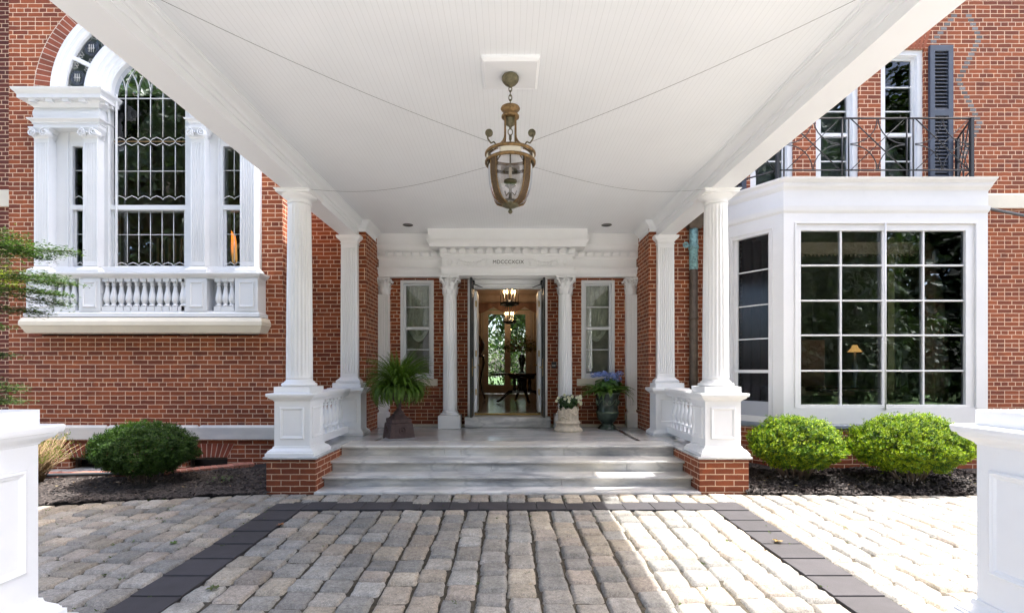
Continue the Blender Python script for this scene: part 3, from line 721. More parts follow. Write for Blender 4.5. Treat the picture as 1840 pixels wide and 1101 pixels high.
# corner pilasters
for sg in (-1, 1):
    a, b_ = sorted((sg*2.255, sg*2.075)); mb = MB(); flute_pil(mb, a, b_, 8.62, 8.745, .72, 2.72, 5); o = mb.build('corner_pilaster', 'white', H)
    mb = MB(); corinth(mb, (a+b_)/2, 8.70, 2.725, 3.012, .085, .12); mb.build('capital', 'white', o)
    mb = MB(); mb.rl(a-.0, b_+.0, 8.585, 8.745, [(.0, .41), (.0, .66), (-.02, .68), (-.02, .72)]); mb.build('base', 'white', o)
# skirting strip, door step, casing
mb = MB(); mb.box(-2.25, -.75, 8.72, 8.78, .41, .445); mb.box(.75, 2.25, 8.72, 8.78, .41, .445); mb.build('skirting', 'cream', H)
MB().bev(-.74, .745, 8.58, 8.95, .41, .59, .008).build('doorstep', 'marble', H)
mb = MB(); mb.bev(-.70, -.655, 8.70, 8.93, .59, 3.02, .004); mb.bev(.655, .70, 8.70, 8.93, .59, 3.02, .004)
mb.bev(-.655, .655, 8.78, 8.93, 2.93, 3.02, .004); mb.bev(-.655, .655, 8.82, 8.96, 2.885, 2.93, .004); mb.bev(-.6, .6, 8.86, 8.98, 2.86, 2.885, .003)
mb.box(-.655, -.60, 8.86, 8.99, .6, 2.9); mb.box(.60, .655, 8.86, 8.99, .6, 2.9)
mb.build('door_frame', 'white', H)
MB().box(-.62, .62, 8.95, 9.0, .59, .622).build('threshold', 'brass', H)
# dark storm doors swung out, white doors swung in
for sg in (-1, 1):
    mb = MB(); x = sg*.60; xo = sg*.635
    mb.bev(min(x, xo), max(x, xo), 8.34, 8.40, .60, 2.965, .004); mb.bev(min(x, xo), max(x, xo), 8.76, 8.82, .60, 2.965, .004)
    mb.box(min(x, xo), max(x, xo), 8.40, 8.76, .60, .85); mb.box(min(x, xo), max(x, xo), 8.40, 8.76, 2.86, 2.965)
    o = mb.build('storm_door', 'black', H)
    tag(o, 'narrow dark storm door leaf swung outwards')
    MB().box(min(x, xo)+.012, max(x, xo)-.012, 8.40, 8.76, .85, 2.86).build('pane', 'glass', o)
    hb = MB(); hb.tube([(x-sg*.0, 8.42, 1.45), (x-sg*.05, 8.42, 1.45), (x-sg*.05, 8.50, 1.45)], .009, 6); hb.box(min(x-sg*.004, x), max(x-sg*.004, x)+.001, 8.39, 8.44, 1.3, 1.6); hb.build('handle', 'brass', o)
    cl = MB(); cl.tube([(x, 8.6, 2.9), (sg*.45, 8.86, 2.88)], .008, 6); cl.tube([(x-sg*.02, 8.45, 2.92), (x-sg*.02, 8.62, 2.92)], .018, 8); cl.build('door_closer', 'black', o)
    mb = MB(); mb.bev(min(sg*.60, sg*.555), max(sg*.60, sg*.555), 9.0, 9.55, .64, 2.84, .004); o = mb.build('door', 'white', H)
    hb = MB()
    for z in (2.55, 1.65, .95): hb.box(min(sg*.56, sg*.582), max(sg*.56, sg*.582), 8.985, 9.001, z, z+.11)
    hb.build('hinge', 'brass', o)
    hb = MB(); hb.tube([(sg*.555, 9.2, 1.5), (sg*.51, 9.2, 1.5), (sg*.50, 9.12, 1.5)], .010, 6); hb.build('handle', 'brass', o)
kp = MB(); kp.bev(.775, .862, YD-.022, YD-.001, 1.44, 1.55, .003); ko = kp.build('door_intercom', 'black', H)
mb = MB(); [mb.tube([(x, YD-.025, 1.485), (x, YD-.021, 1.485)], .013, 10) for x in (.802, .832)]; mb.build('button', 'lead', ko)

# -------- hall behind the door
hall = MB(); x0, x1, y0, y1, z0, z1 = -1.9, 2.1, 9.0, 16.5, .62, 3.9
hall.quad((x0, y0, z0), (x0, y1, z0), (x0, y1, z1), (x0, y0, z1)); hall.quad((x1, y0, z0), (x1, y0, z1), (x1, y1, z1), (x1, y1, z0))
hall.quad((x0, y0, z0), (-.655, y0, z0), (-.655, y0, z1), (x0, y0, z1)); hall.quad((.655, y0, z0), (x1, y0, z0), (x1, y0, z1), (.655, y0, z1)); hall.quad((-.655, y0, 3.0), (.655, y0, 3.0), (.655, y0, z1), (-.655, y0, z1))
dx0, dx1, dz1 = -.78, .74, 3.42
hall.quad((x0, y1, z0), (dx0, y1, z0), (dx0, y1, z1), (x0, y1, z1)); hall.quad((dx1, y1, z0), (x1, y1, z0), (x1, y1, z1), (dx1, y1, z1)); hall.quad((dx0, y1, dz1), (dx1, y1, dz1), (dx1, y1, z1), (dx0, y1, z1))
ho = hall.build('hall', 'hallw', H)
MB().quad((x0, y0, z1), (x0, y1, z1), (x1, y1, z1), (x1, y0, z1)).build('ceiling', 'hallc', ho)
MB().quad((x0, y0-.02, z0), (x1, y0-.02, z0), (x1, y1+.4, z0), (x0, y1+.4, z0)).build('floor', 'hallf', ho)
mb = MB(); mb.sweep([(x0, y1), (x1, y1)], [(0, 3.6), (.02, 3.62), (.04, 3.7), (.1, 3.8), (.14, 3.89), (0, 3.89)]); mb.build('cornice', 'hallc', ho)
# french doors
fd = MB(); Y = y1
for a, b_ in ((dx0, dx0+.14), (-.10, -.02), (.02+.0, .10), (dx1-.14, dx1)): fd.bev(a, b_, Y, Y+.06, z0+.01, dz1-.02, .004)
fd.box(-.02, .02, Y-.02, Y+.06, z0+.01, dz1-.02)
for a, b_ in ((dx0+.14, -.10), (.10, dx1-.14)):
    fd.bev(a, b_, Y, Y+.06, z0+.01, z0+.29, .004); fd.bev(a, b_, Y, Y+.06, dz1-.16, dz1-.02, .004)
fo = fd.build('garden_door', 'tan', H)
mb = MB(); mb.box(dx0+.138, -.098, Y+.03, Y+.034, z0+.285, dz1-.155); mb.box(.098, dx1-.138, Y+.03, Y+.034, z0+.285, dz1-.155); mb.build('pane', 'glass', fo)
val = MB(); vs = []; fs = []
for j in range(8):
    for i in range(61):
        u = i/60; x = -1.5+3.1*u; sw = abs(math.sin(u*PI*3)); vs.append((x, Y-.12+.02*math.sin(u*60), 3.62-(j/7)*(.12+.22*sw)))
for j in range(7):
    for i in range(60): q = j*61+i; fs.append((q, q+1, q+62, q+61))
val.add(vs, fs, True); tag(val.build('valance', 'curt2'), 'brown swagged valance above the garden doors at the end of the hall', 'valance')
for sg in (-1, 1):
    cu = MB(); vs = []; fs = []; xa = sg*.93
    for j in range(6):
        for i in range(25): u = i/24; vs.append((xa+sg*(-.1+.42*u), Y-.06+.035*math.sin(u*38), z0+.02+2.9*j/5))
    for j in range(5):
        for i in range(24): q = j*25+i; fs.append((q, q+1, q+26, q+25))
    cu.add(vs, fs, True); tag(cu.build('long_curtain', 'tan'), 'long tan curtain hanging at the '+('left' if sg < 0 else 'right')+' of the garden doors inside the hall', 'curtain', 'hall curtains')

# ================================================================== PALLADIAN WINDOW (left)
kp_ = 7.0/890
def LX(px, Y=7.0): return (px-912)*Y/890
def LZ(py, Y=7.0): return 1.4+(665-py)*Y/890
YG = 7.22
aw = MB()
zb = LZ(478); zs = LZ(232)
# mullion frame, casing boards between pilasters and openings
gx0, gx1 = -5.695, -4.62                     # centre light
sL = (LX(119), LX(150)); sR = (LX(393), LX(430))
xl, xr = LX(60), LX(459)
def post(a, b_, z0=zb, z1=zs, y=7.10): aw.bev(a, b_, y, 7.24, z0, z1, .006)
post(xl, sL[0]); post(sL[1], gx0, zb, PZ-.0); post(gx1, sR[0], zb, PZ-.0); post(sR[1], xr)
for a, b_ in (sL, sR): aw.bev(a, b_, 7.10, 7.24, LZ(257), zs, .004)
for px in (186, 200): aw.bev(LX(px)-.008, LX(px)+.008, 7.08, 7.105, zb, PZ-.02, .003)
for px in (112, 386): aw.bev(LX(px)-.008, LX(px)+.008, 7.08, 7.105, zb, zs, .003)
aw.bev(xl, xr, 7.04, 7.24, LZ(488), zb, .006)
for a, b_ in (sL, (gx0, gx1), sR):
    aw.bev(a, b_, 7.10, 7.25, LZ(373), LZ(364), .006)
    aw.bev(a, b_, 7.13, 7.25, zb, zb+.03, .004)
    aw.bev(a, a+.035, 7.13, 7.25, zb, LZ(373), .003); aw.bev(b_-.035, b_, 7.13, 7.25, zb, LZ(373), .003)
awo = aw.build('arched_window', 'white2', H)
# arch mouldings: rings
def ring(mb, r0, r1, y0, y1, prof=None, n_=40, a0=0, a1=PI):
    # prof list (r, y) across
    pr = prof or [(r0, y1), (r0, y0), (r1, y0), (r1, y1)]
    vs = []; fs = []; K = len(pr)
    for i in range(n_+1):
        a = a0+(a1-a0)*i/n_
        for r_, y in pr: vs.append((PX-r_*math.cos(a), y, PZ+r_*math.sin(a)))
    for i in range(n_):
        for j in range(K-1): q = i*K+j; fs.append((q, q+K, q+K+1, q+1))
    mb.add(vs, fs)
    return mb
mb = MB()
ring(mb, 0, 0, 0, 0, [(.53, 7.25), (.53, 7.10), (.555, 7.095), (.565, 7.08), (.61, 7.08), (.62, 7.06), (.67, 7.06), (.68, 7.035), (.74, 7.035), (.755, 7.01), (.81, 7.01), (.82, 7.04), (.85, 7.04), (.875, 7.08), (.915, 7.09), (.915, 7.2)])
ring(mb, 0, 0, 0, 0, [(1.18, 7.2), (1.18, 7.09), (1.21, 7.085), (1.225, 7.06), (1.28, 7.06), (1.29, 7.04), (1.35, 7.04), (1.375, 7.09), (1.40, 7.178)])
for k in range(8):
    a = PI*k/7; ca, sa = -math.cos(a), math.sin(a); w_ = .028
    p = [(.91, -w_), (1.185, -w_), (1.185, w_), (.91, w_)]
    vs = [(PX+r_*ca-t_*sa*(-1), y, PZ+r_*sa+t_*ca*(-1)) for y in (7.09, 7.18) for r_, t_ in p]
    mb.add(vs, [(0, 1, 2, 3), (0, 4, 5, 1), (2, 6, 7, 3), (1, 5, 6, 2), (3, 7, 4, 0)])
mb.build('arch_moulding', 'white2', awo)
mb = MB()
for k in range(66):
    a0 = PI*(k+.08)/66; a1 = PI*(k+.92)/66; g = rnd(.75, 1.15)
    q = [(PX-r_*math.cos(a), PZ+r_*math.sin(a)) for r_, a in ((1.40, a0), (1.40, a1), (RB-.005, a1), (RB-.005, a0))]
    mb.add([(x, YL-.004, z) for x, z in q]+[(x, YL+.05, z) for x, z in q], [(0, 1, 2, 3), (0, 4, 5, 1), (1, 5, 6, 2), (2, 6, 7, 3), (3, 7, 4, 0)], tint=(.24*g, .062*g, .03*g))
ring(mb, 1.39, RB+.01, YL-.001, YL+.06)
for i in range(len(mb.c)): 
    if i >= 66*8: mb.c[i] = (.6, .5, .42)
mb.build('brick_arch', 'arch_brick', H)
# stained ring glass + leading
mb = MB(); ring(mb, .91, 1.185, 7.13, 7.135); mb.build('arch_pane', 'glass', awo)
mb = MB(); ring(mb, .91, 1.185, 7.16, 7.17); mb.build('arch_backing', 'slate', awo)
ld = MB(); gold_ = MB()
def P3(r_, a, y=7.125): return (PX-r_*math.cos(a), y, PZ+r_*math.sin(a))
for k in range(7):
    am = PI*(k+.5)/7; cxr = 1.048
    c0 = P3(cxr, am); gold_ = MB()
    for rr in (.098, .074): gold_.tube([(c0[0]+rr*math.cos(t_), 7.122, c0[2]+rr*math.sin(t_)) for t_ in [2*PI*i/20 for i in range(20)]], .007, 5, closed=True)
    gold_.build('medallion', 'navy', awo)
    for q in (-.03, 0, .03): ld.tube([(c0[0]+q, 7.11, c0[2]-.055), (c0[0]+q, 7.11, c0[2]+.055)], .004, 4); 
    ld.tube([(c0[0]-.05, 7.11, c0[2]), (c0[0]+.05, 7.11, c0[2])], .004, 4)
    for s_ in (-1, 1):
        for q in range(3):
            aa = am+s_*(.10+.035*q); ld.tube([P3(.92, aa), P3(1.0, aa+s_*.04), P3(.93, aa+s_*.09)], .0045, 4)
            ld.tube([P3(1.175, aa), P3(1.09, aa+s_*.03), P3(1.175, aa+s_*.08)], .0045, 4)

# main leading
YC = [7.155]
def came(pts, r_=.0052): ld.tube([(x, YC[0], z) for x, z in pts], r_, 5)
def scal(x0, x1, n_, ze, d, amp=.05, half=False):
    sp = (x1-x0)/n_
    pts = []
    for i in range(n_*12+1):
        x = x0+(x1-x0)*i/(n_*12); u = ((x-x0)/sp+(0.5 if not half else 0)) % 1.0; u = abs(2*u-1)   # 0 at mid-pane? cusp at bars
        v = 1-u
        g = .72*math.sqrt(max(0, 1-v*v))+.28*(1-v)**3
        pts.append((x, ze+d*amp*g))
    came(pts)
def bars(x0, x1, n_, z0, z1):
    for i in range(1, n_): x = x0+(x1-x0)*i/n_; came([(x, z0), (x, z1)])
zl = LZ(182, YG); zo = LZ(258, YG); zh = LZ(311, YG); zu = LZ(362, YG); zlt = LZ(375, YG); zlh = LZ(424, YG); zlb = zb+.035
n_ = 6; x0, x1 = gx0, gx1
came([(x0, zl), (x1, zl)], .008); bars(x0, x1, n_, zo+.06, zl+.07); bars(x0, x1, n_, zu+.06, zo-.06)
scal(x0, x1, n_, zo, 1, .06); scal(x0, x1, n_, zo, -1, .06); came([(x0, zh), (x1, zh)]); scal(x0, x1, n_, zu, 1, .06)
scal(x0+.035, x1-.035, n_, zlt+.01, -1, .05); scal(x0+.035, x1-.035, n_, zlb, 1, .05); came([(x0, zlh), (x1, zlh)]); bars(x0+.035, x1-.035, n_, zlb+.05, zlt-.04)
Rr = .53
for i in range(0, n_+1):
    xi = x0+(x1-x0)*i/n_
    for s_ in (-1, 1):
        pts = []
        for q in range(22):
            t_ = q/21*1.15; x = xi+s_*(Rr-Rr*math.cos(t_)); z = zl+.07+Rr*math.sin(t_)
            if (x-PX)**2+max(0, z-PZ)**2 > .525**2: break
            if abs(x-xi) > .27: break
            pts.append((x, z))
        if len(pts) > 1: came(pts)
YC[0] = 7.135
for (a, b_) in (sL, sR):
    came([((a+b_)/2, zu+.06), ((a+b_)/2, LZ(266, YG))]); came([((a+b_)/2, zlb+.05), ((a+b_)/2, zlt-.04)])
    came([(a, zh), (b_, zh)]); came([(a, zlh), (b_, zlh)]); scal(a, b_, 2, zu, 1, .05); scal(a+.035, b_-.035, 2, zlt+.01, -1, .05); scal(a+.035, b_-.035, 2, zlb, 1, .05)
ld.build('lead_came', 'lead', awo)
MB().box(gx0, gx1, 7.158, 7.160, zo-.009, zo+.009).build('gold_strip', 'gold', awo)
mb = MB(); mb.box(gx0, gx1, 7.165, 7.17, zb, PZ); mb.box(*sL, 7.145, 7.15, zb, zs); mb.box(*sR, 7.145, 7.15, zb, zs)
pts = [(PX-.535*math.cos(PI*i/24), PZ+.535*math.sin(PI*i/24)) for i in range(25)]; mb.prism(pts, 7.165, 7.17)
mb.build('pane', 'glass', awo)
# pilasters
def ionic(mb, a, b_, Y, z0, z1):
    cx = (a+b_)/2; h = z1-z0; W = (b_-a)
    mb.rl(a, b_, Y, Y+.1, [(0, z0), (.012, z0+.02), (.02, z0+h*.6), (.035, z1-.03), (.045, z1-.012), (.045, z1)])
    for s_ in (-1, 1):
        c = (cx+s_*(W/2-.015), Y-.045, z0+h*.42); rr = h*.40
        mb.tube([(c[0], Y-.055, c[2]), (c[0], Y+.08, c[2])], rr*.86, 14)
        sp = [(c[0]+s_*(rr*(1-.75*i/26))*math.cos(PI/2+i*.38), Y-.06, c[2]+(rr*(1-.75*i/26))*math.sin(PI/2+i*.38)) for i in range(27)]
        mb.tube(sp, .009, 5)
    for q in range(4): mb.sphere((a+W*(q+.8)/4.6, Y-.03, z0+h*.5), .018, 7, 5)
pl = []
for px0, px1 in ((61, 87), (149, 175), (342, 368), (431, 457)):
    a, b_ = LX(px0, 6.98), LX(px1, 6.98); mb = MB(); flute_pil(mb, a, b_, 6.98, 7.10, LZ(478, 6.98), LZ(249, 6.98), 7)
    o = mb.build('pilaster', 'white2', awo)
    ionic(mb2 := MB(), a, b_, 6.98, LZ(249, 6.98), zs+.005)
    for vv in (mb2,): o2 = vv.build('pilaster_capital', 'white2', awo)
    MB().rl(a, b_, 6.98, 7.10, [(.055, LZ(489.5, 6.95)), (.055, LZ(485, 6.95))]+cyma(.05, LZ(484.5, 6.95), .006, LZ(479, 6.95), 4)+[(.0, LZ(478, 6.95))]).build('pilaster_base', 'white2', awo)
# entablature blocks left and right
def pal_ent(a, b_):
    mb = MB(); z1, z2, z3 = LZ(232), LZ(217), LZ(196)
    mb.rl(a, b_, 6.96, 7.22, [(0, z1), (0, z1+.05), (.012, z1+.052), (.012, z2-.05)]+cyma(.02, z2-.04, .055, z2-.01, 4)+[(.055, z2)])
    mb.rl(a+.01, b_-.01, 6.97, 7.22, [(0, z2)]+[(.018*math.sin(PI*i/6), z2+(z3-z2)*i/6) for i in range(1, 6)]+[(0, z3)])
    mb.rl(a, b_, 6.96, 7.22, cyma(.0, z3, .05, z3+.05, 4)+[(.05, z3+.07)])
    mb.rl(a, b_, 6.96, 7.22, [(.05, z3+.07), (.12, z3+.075), (.12, z3+.12)]+cyma(.125, z3+.125, .165, z3+.185, 5)+[(.17, z3+.20)])
    n2 = 4
    for k in range(n2): xa = a-.02+(b_-a+.0)*(k+.2)/n2; mb.box(xa, xa+.09, 6.86, 6.93, z3+.035, z3+.072)
    for k in range(2): mb.box(b_+.03, b_+.10, 6.94+.12*k, 7.0+.12*k, z3+.035, z3+.072)
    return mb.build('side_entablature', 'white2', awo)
pal_ent(LX(60, 6.96), LX(178, 6.96)); pal_ent(LX(341, 6.96), LX(459, 6.96))
# balustrade below
bl = MB(); Yb = 6.93; X0, X1 = LX(45, Yb), LX(462, Yb)
bl.rl(X0, X1, Yb+.03, 7.2, [(.0, LZ(500, Yb))]+cyma(.0, LZ(500, Yb)+.002, .05, LZ(493, Yb), 4)+[(.055, LZ(492, Yb)), (.055, LZ(490, Yb)), (.03, LZ(489, Yb))])
bl.rl(X0, X1, Yb+.03, 7.2, [(.03, LZ(569, Yb)), (.03, LZ(563, Yb)), (.0, LZ(560, Yb)), (0, LZ(558, Yb))])
zr0, zr1 = LZ(558, Yb), LZ(500, Yb)
dies = [(45, 89), (140, 178), (333, 370), (421, 462)]
for a, b_ in dies:
    a, b_ = LX(a, Yb), LX(b_, Yb); bl.box(a, b_, Yb+.015, 7.2, zr0, zr1); ins = .05
    bl.panel((a+ins, Yb+.015, zr0+.05), (1, 0, 0), (0, 0, 1), (0, -1, 0), b_-a-2*ins, zr1-zr0-.09, [(0, .001), (.004, .014), (.018, .014), (.026, .004), (.03, .003)])
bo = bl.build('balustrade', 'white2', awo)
mb = MB(); mb.box(X0+.1, X1-.1, 7.10, 7.12, zr0, zr1); mb.build('recess', 'gpaint', awo)
mb = MB(); mb.rl(X0-.02, X1+.02, Yb+.03, 7.2, [(.0, LZ(598, 6.98))]+[(.045, LZ(585, 6.9)), (.055, LZ(584, 6.9)), (.055, LZ(577, 6.9)), (.03, LZ(570, 6.9))]); mb.build('corbel_sill', 'cream', awo)
def baluster(mb, cx, cy, z0, z1, s_=1.0, n_=12):
    h = z1-z0; q = .034*s_
    mb.rl(cx-q, cx+q, cy-q, cy+q, [(0, z0), (0, z0+h*.13)]); mb.rl(cx-q*.9, cx+q*.9, cy-q*.9, cy+q*.9, [(0, z1-h*.09), (0, z1)])
    P = [(.5, .13), (.95, .15), (1.0, .18), (.6, .205), (.55, .225), (.75, .27), (.98, .34), (1.02, .40), (.9, .50), (.65, .62), (.48, .74), (.44, .79), (.7, .81), (.7, .83), (.46, .85), (.6, .88), (.85, .905), (.5, .91)]
    mb.lathe(cx, cy, [(.034*s_*a, z0+h*b_) for a, b_ in P], n_)
bmesh0 = None
spots = [LX(p, Yb) for p in (197.9+13.95*i for i in range(10))]+[LX(p, Yb) for p in (101, 113.5, 126)]+[LX(p, Yb) for p in (388.5, 400.7, 412.2)]+[LX(p, Yb) for p in (186, 329.5)]
for i, x in enumerate(spots):
    if bmesh0 is None: mb = MB(); baluster(mb, x, Yb+.07, zr0, zr1, 1.35); bmesh0 = mb.build('baluster', 'white2', awo); bx0 = x
    else: dupm(bmesh0, awo, x-bx0)
# stair room behind
room('stair_room', -6.9, -3.4, 7.26, 10.5, 1.9, 6.4, 'room', H)
st = MB()
for i in range(14):
    x = -5.45+.12*i; z = 2.2+.085*i; st.tube([(x, 8.6, z), (x, 8.6, z+.75)], .02, 6)
st.tube([(-5.55, 8.6, 2.95), (-3.8, 8.6, 4.15)], .035, 6); st.box(-5.62, -5.48, 8.5, 8.64, 2.0, 3.15)
for i in range(8): x = -6.75+.11*i; st.tube([(x, 9.4, 3.1), (x, 9.4, 3.9)], .02, 6)
st.box(-6.9, -5.85, 9.35, 9.45, 3.0, 3.1)
tag(st.build('staircase_railing', 'bulb'), 'white indoor stair railing seen through the tall leaded arched window', 'railing')
la = thing('table_lamp', (-4.42, 7.95, 2.5), 'glowing orange fringed lamp behind the narrow right light of the leaded window', 'lamp')
LX_, LY_ = -4.49, 7.95
mb = MB(); mb.lathe(LX_, LY_, [(.0, 3.80), (.035, 3.78), (.04, 3.66), (.11, 3.56), (.125, 3.46)], 16, cap=False); mb.build('lamp_shade', 'shade', la)
mb = MB()
for i in range(30): a = 2*PI*i/30; mb.tube([(LX_+.12*math.cos(a), LY_+.12*math.sin(a), 3.47), (LX_+.13*math.cos(a+.1), LY_+.13*math.sin(a+.1), 3.13+.03*(i % 3))], .007, 4)
mb.build('fringe', 'shade2', la); MB().tube([(LX_, LY_, 2.0), (LX_, LY_, 3.7)], .02, 8).build('stand', 'brass', la)
lb = thing('wall_lamp', (-5.85, 9.6, 3.6), 'small candle lamp glowing deep inside the tall leaded window', 'lamp')
mb = MB(); [mb.sphere((-5.85+dx_, 9.6, 4.02+dz_), .045, 8, 6, (1, 1, 1.6)) for dx_, dz_ in ((0, .1), (-.1, 0), (.1, 0))]; mb.build('bulb', 'shade', lb)
MB().tube([(-5.85, 9.6, 3.6), (-5.85, 9.6, 4.0)], .02, 6).build('stand', 'brass', lb)

# ================================================================== BAY WINDOW (right)
YB = 6.7; BX0, BX1 = 3.734, 6.497; TA = .674
kb = YB/890
def BX(px): return (px-912)*kb
def BZ(py): return 1.4+(665-py)*kb
LP = [(XRL+.0, YB+(BX0-XRL)/TA), (BX0, YB), (BX1, YB), (BX1+.52, YB+.77)]
def bayloft(mb, prof):      # sweep along the three faces, outward = right-hand side when walking left to right (−Y side)
    mb.sweep(LP, prof)
bay = MB()
gX0, gX1, gZ0, gZ1 = BX(1440), BX(1737), BZ(727), BZ(414)
cz0, cz1 = BZ(762), BZ(380)
# front face boards around the glass
def facebd(x0, x1, z0, z1, y0=0.0, y1=.10): bay.box(x0, x1, YB+y0, YB+y1, z0, z1)
facebd(BX0, BX(1428), cz0, cz1); facebd(BX(1756), BX1, cz0, cz1); facebd(BX(1428), BX(1756), BZ(399), cz1); facebd(BX(1428), BX(1756), cz0, BZ(732))
bay.panel((BX(1428), YB, BZ(732)), (1, 0, 0), (0, 0, 1), (0, -1, 0), BX(1756)-BX(1428), BZ(399)-BZ(732), [(0, -.0), (0, .012), (.018, .012), (.022, -.012), (.06, -.014), (.062, -.03)]) if False else None
bay.bev(BX(1428), BX(1431), YB-.012, YB+.08, BZ(732), BZ(399), .003); bay.bev(BX(1753), BX(1756), YB-.012, YB+.08, BZ(732), BZ(399), .003); bay.bev(BX(1431), BX(1753), YB-.012, YB+.08, BZ(402), BZ(399), .003)
for a, b_, c, d in ((BX(1431), gX0, BZ(732), BZ(402)), (gX1, BX(1753), BZ(732), BZ(402)), (gX0, gX1, BZ(732), gZ0), (gX0, gX1, gZ1, BZ(402))): bay.bev(a, b_, YB+.012, YB+.08, c, d, .004)
for px, hw in ((1513.5, .011), (1590, .016), (1662.5, .011)): bay.bev(BX(px)-hw, BX(px)+hw, YB+(.025 if hw < .02 else .0), YB+.07, gZ0, gZ1, .004)
for py in (476, 539.5, 602, 666):
    for a, b_ in ((1440, 1513.5), (1513.5, 1590), (1590, 1662.5), (1662.5, 1737)): bay.bev(BX(a)+(.012 if a != 1590 else .017), BX(b_)-(.012 if b_ != 1590 else .017), YB+.026, YB+.07, BZ(py)-.011, BZ(py)+.011, .004)
bay.tube([(BX(1590), YB-.012, gZ0-.07), (BX(1590), YB-.012, gZ1+.1)], .010, 6)
# angled left face: local frame
ang = math.atan2(1, -TA); ux = Vector((TA, -1, 0)).normalized()   # walking from wall to front corner
Lf = (Vector((BX0, YB, 0))-Vector((LP[0][0], LP[0][1], 0))).length
# local x: distance from front corner going back
A = Matrix.Translation((BX0, YB, 0)) @ Matrix(((-ux.x, -ux.y*-1*-1, 0, 0), (-ux.y, ux.x, 0, 0), (0, 0, 1, 0), (0, 0, 0, 1)))
# outward normal of this face is (-1,-TA)/n ; local y must point inward
inn = Vector((1, TA, 0)).normalized()
A = Matrix.Translation((BX0, YB, 0)) @ Matrix(((-ux.x, inn.x, 0, 0), (-ux.y, inn.y, 0, 0), (0, 0, 1, 0), (0, 0, 0, 1)))
q_ = math.sqrt(1+TA*TA); g0, g1 = .165*q_, .607*q_
bay.x = A
def yz(py, t_): return 1.4+(665-py)*(YB+t_)/890
sz1 = yz(418, .165); szm = yz(668, .165); sz0 = yz(722, .165); szb = yz(749, .165); Lf = min(Lf, 1.0)
bay.box(.003, g0, 0, .1, cz0, cz1); bay.box(g1, Lf, 0, .1, cz0, cz1); bay.box(g0, g1, 0, .1, sz1, cz1); bay.box(g0, g1, 0, .1, cz0, szb)
for a in (g0-.05, g1+.035): bay.bev(a, a+.012, -.012, .05, cz0+.02, sz1+.06, .003)
bay.bev(g0-.038, g1+.035, -.012, .05, sz1+.048, sz1+.06, .003)
bay.bev(g0, g0+.03, .04, .09, szb, sz1, .003); bay.bev(g1-.05, g1, .04, .09, szb, sz1, .003)
bay.bev(g0, g1, .02, .09, szm-.015, szm+.03, .003)
for py in (481, 545, 607): z = yz(py, .165); bay.bev(g0+.03, g1-.05, .05, .085, z-.008, z+.008, .003)
bay.x = None
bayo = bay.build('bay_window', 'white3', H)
mb = MB(); mb.x = A; mb.box(g0+.03, g1-.05, .07, .074, szm+.03, sz1-.0); mb.box(g0+.03, g1-.05, .055, .06, sz0+.0, szm-.015); mb.build('side_pane', 'screen', bayo)
mb = MB(); mb.x = A; mb.box(g0+.03, g1-.05, .05, .08, szb, sz0); mb.build('side_panel', 'gpaint', bayo)
mb = MB(); mb.box(gX0, gX1, YB+.05, YB+.055, gZ0, gZ1); mb.build('pane', 'glass', bayo)
mb = MB(); zc = [BZ(380), BZ(371), BZ(342), BZ(330), BZ(318)]
bayloft(mb, [(.0, zc[0]-.02), (.008, zc[0]-.01), (.02, zc[0]+.01), (.03, zc[1]), (.004, zc[1]+.002), (.004, zc[2]-.005)]+cyma(.01, zc[2], .045, zc[2]+.05, 4)+[(.05, zc[2]+.055), (.05, zc[2]+.09)]+cyma(.055, zc[2]+.095, .095, 3.96, 4)+[(.10, 3.977), (-.3, 3.985)])
mb.add([(LP[0][0], LP[0][1], 3.982), (BX0, YB, 3.982), (BX1, YB, 3.982), (BX1+.5, 7.47, 3.982), (XRL, 7.47, 3.982)], [(0, 1, 2, 3, 4)])
mb.build('cornice', 'white3', bayo)
mb = MB(); bayloft(mb, [(-.02, cz0), (-.005, cz0-.002), (.012, cz0-.012), (.02, cz0-.02), (.02, cz0-.055), (.0, cz0-.075), (-.02, cz0-.075)]); mb.build('ledge', 'slate', bayo)
mb = MB(); mb.sweep(LP, [(-.01, -.2), (-.01, cz0-.07)]); mb.build('brick_base', 'brick', bayo, uv=True)
mb = MB(); mb.add([(BX1-.0, YB+.0, cz0), (BX1+.52, YB+.77, cz0), (BX1+.52, YB+.77, cz1), (BX1, YB, cz1)], [(0, 1, 2, 3)]); mb.build('side_board', 'white3', bayo)
# bay room
mb = MB(); a, b_, y0, y1, z0, z1 = 3.3, 6.9, 7.5, 11.2, .60, 3.60
mb.quad((a, y0, z0), (a, y1, z0), (a, y1, z1), (a, y0, z1)); mb.quad((b_, y0, z0), (b_, y0, z1), (b_, y1, z1), (b_, y1, z0)); mb.quad((a, y1, z0), (b_, y1, z0), (b_, y1, z1), (a, y1, z1)); mb.add([(3.40, 7.3, z1), (3.80, 6.78, z1), (6.45, 6.78, z1), (b_, 7.3, z1), (b_, y1, z1), (a, y1, z1), (a, 7.47, z1)], [(0, 1, 2, 3, 4, 5, 6)])
M['bayroom'] = plain('bay_room_wall', (0.36, 0.34, 0.27), 0.8); ro = mb.build('bay_room', 'bayroom', H); MB().add([(3.40, 7.3, z0), (3.80, 6.78, z0), (6.45, 6.78, z0), (b_, 7.3, z0), (b_, y1, z0), (a, y1, z0), (a, 7.47, z0)], [(0, 1, 2, 3, 4, 5, 6)]).build('floor', 'roomf', ro)
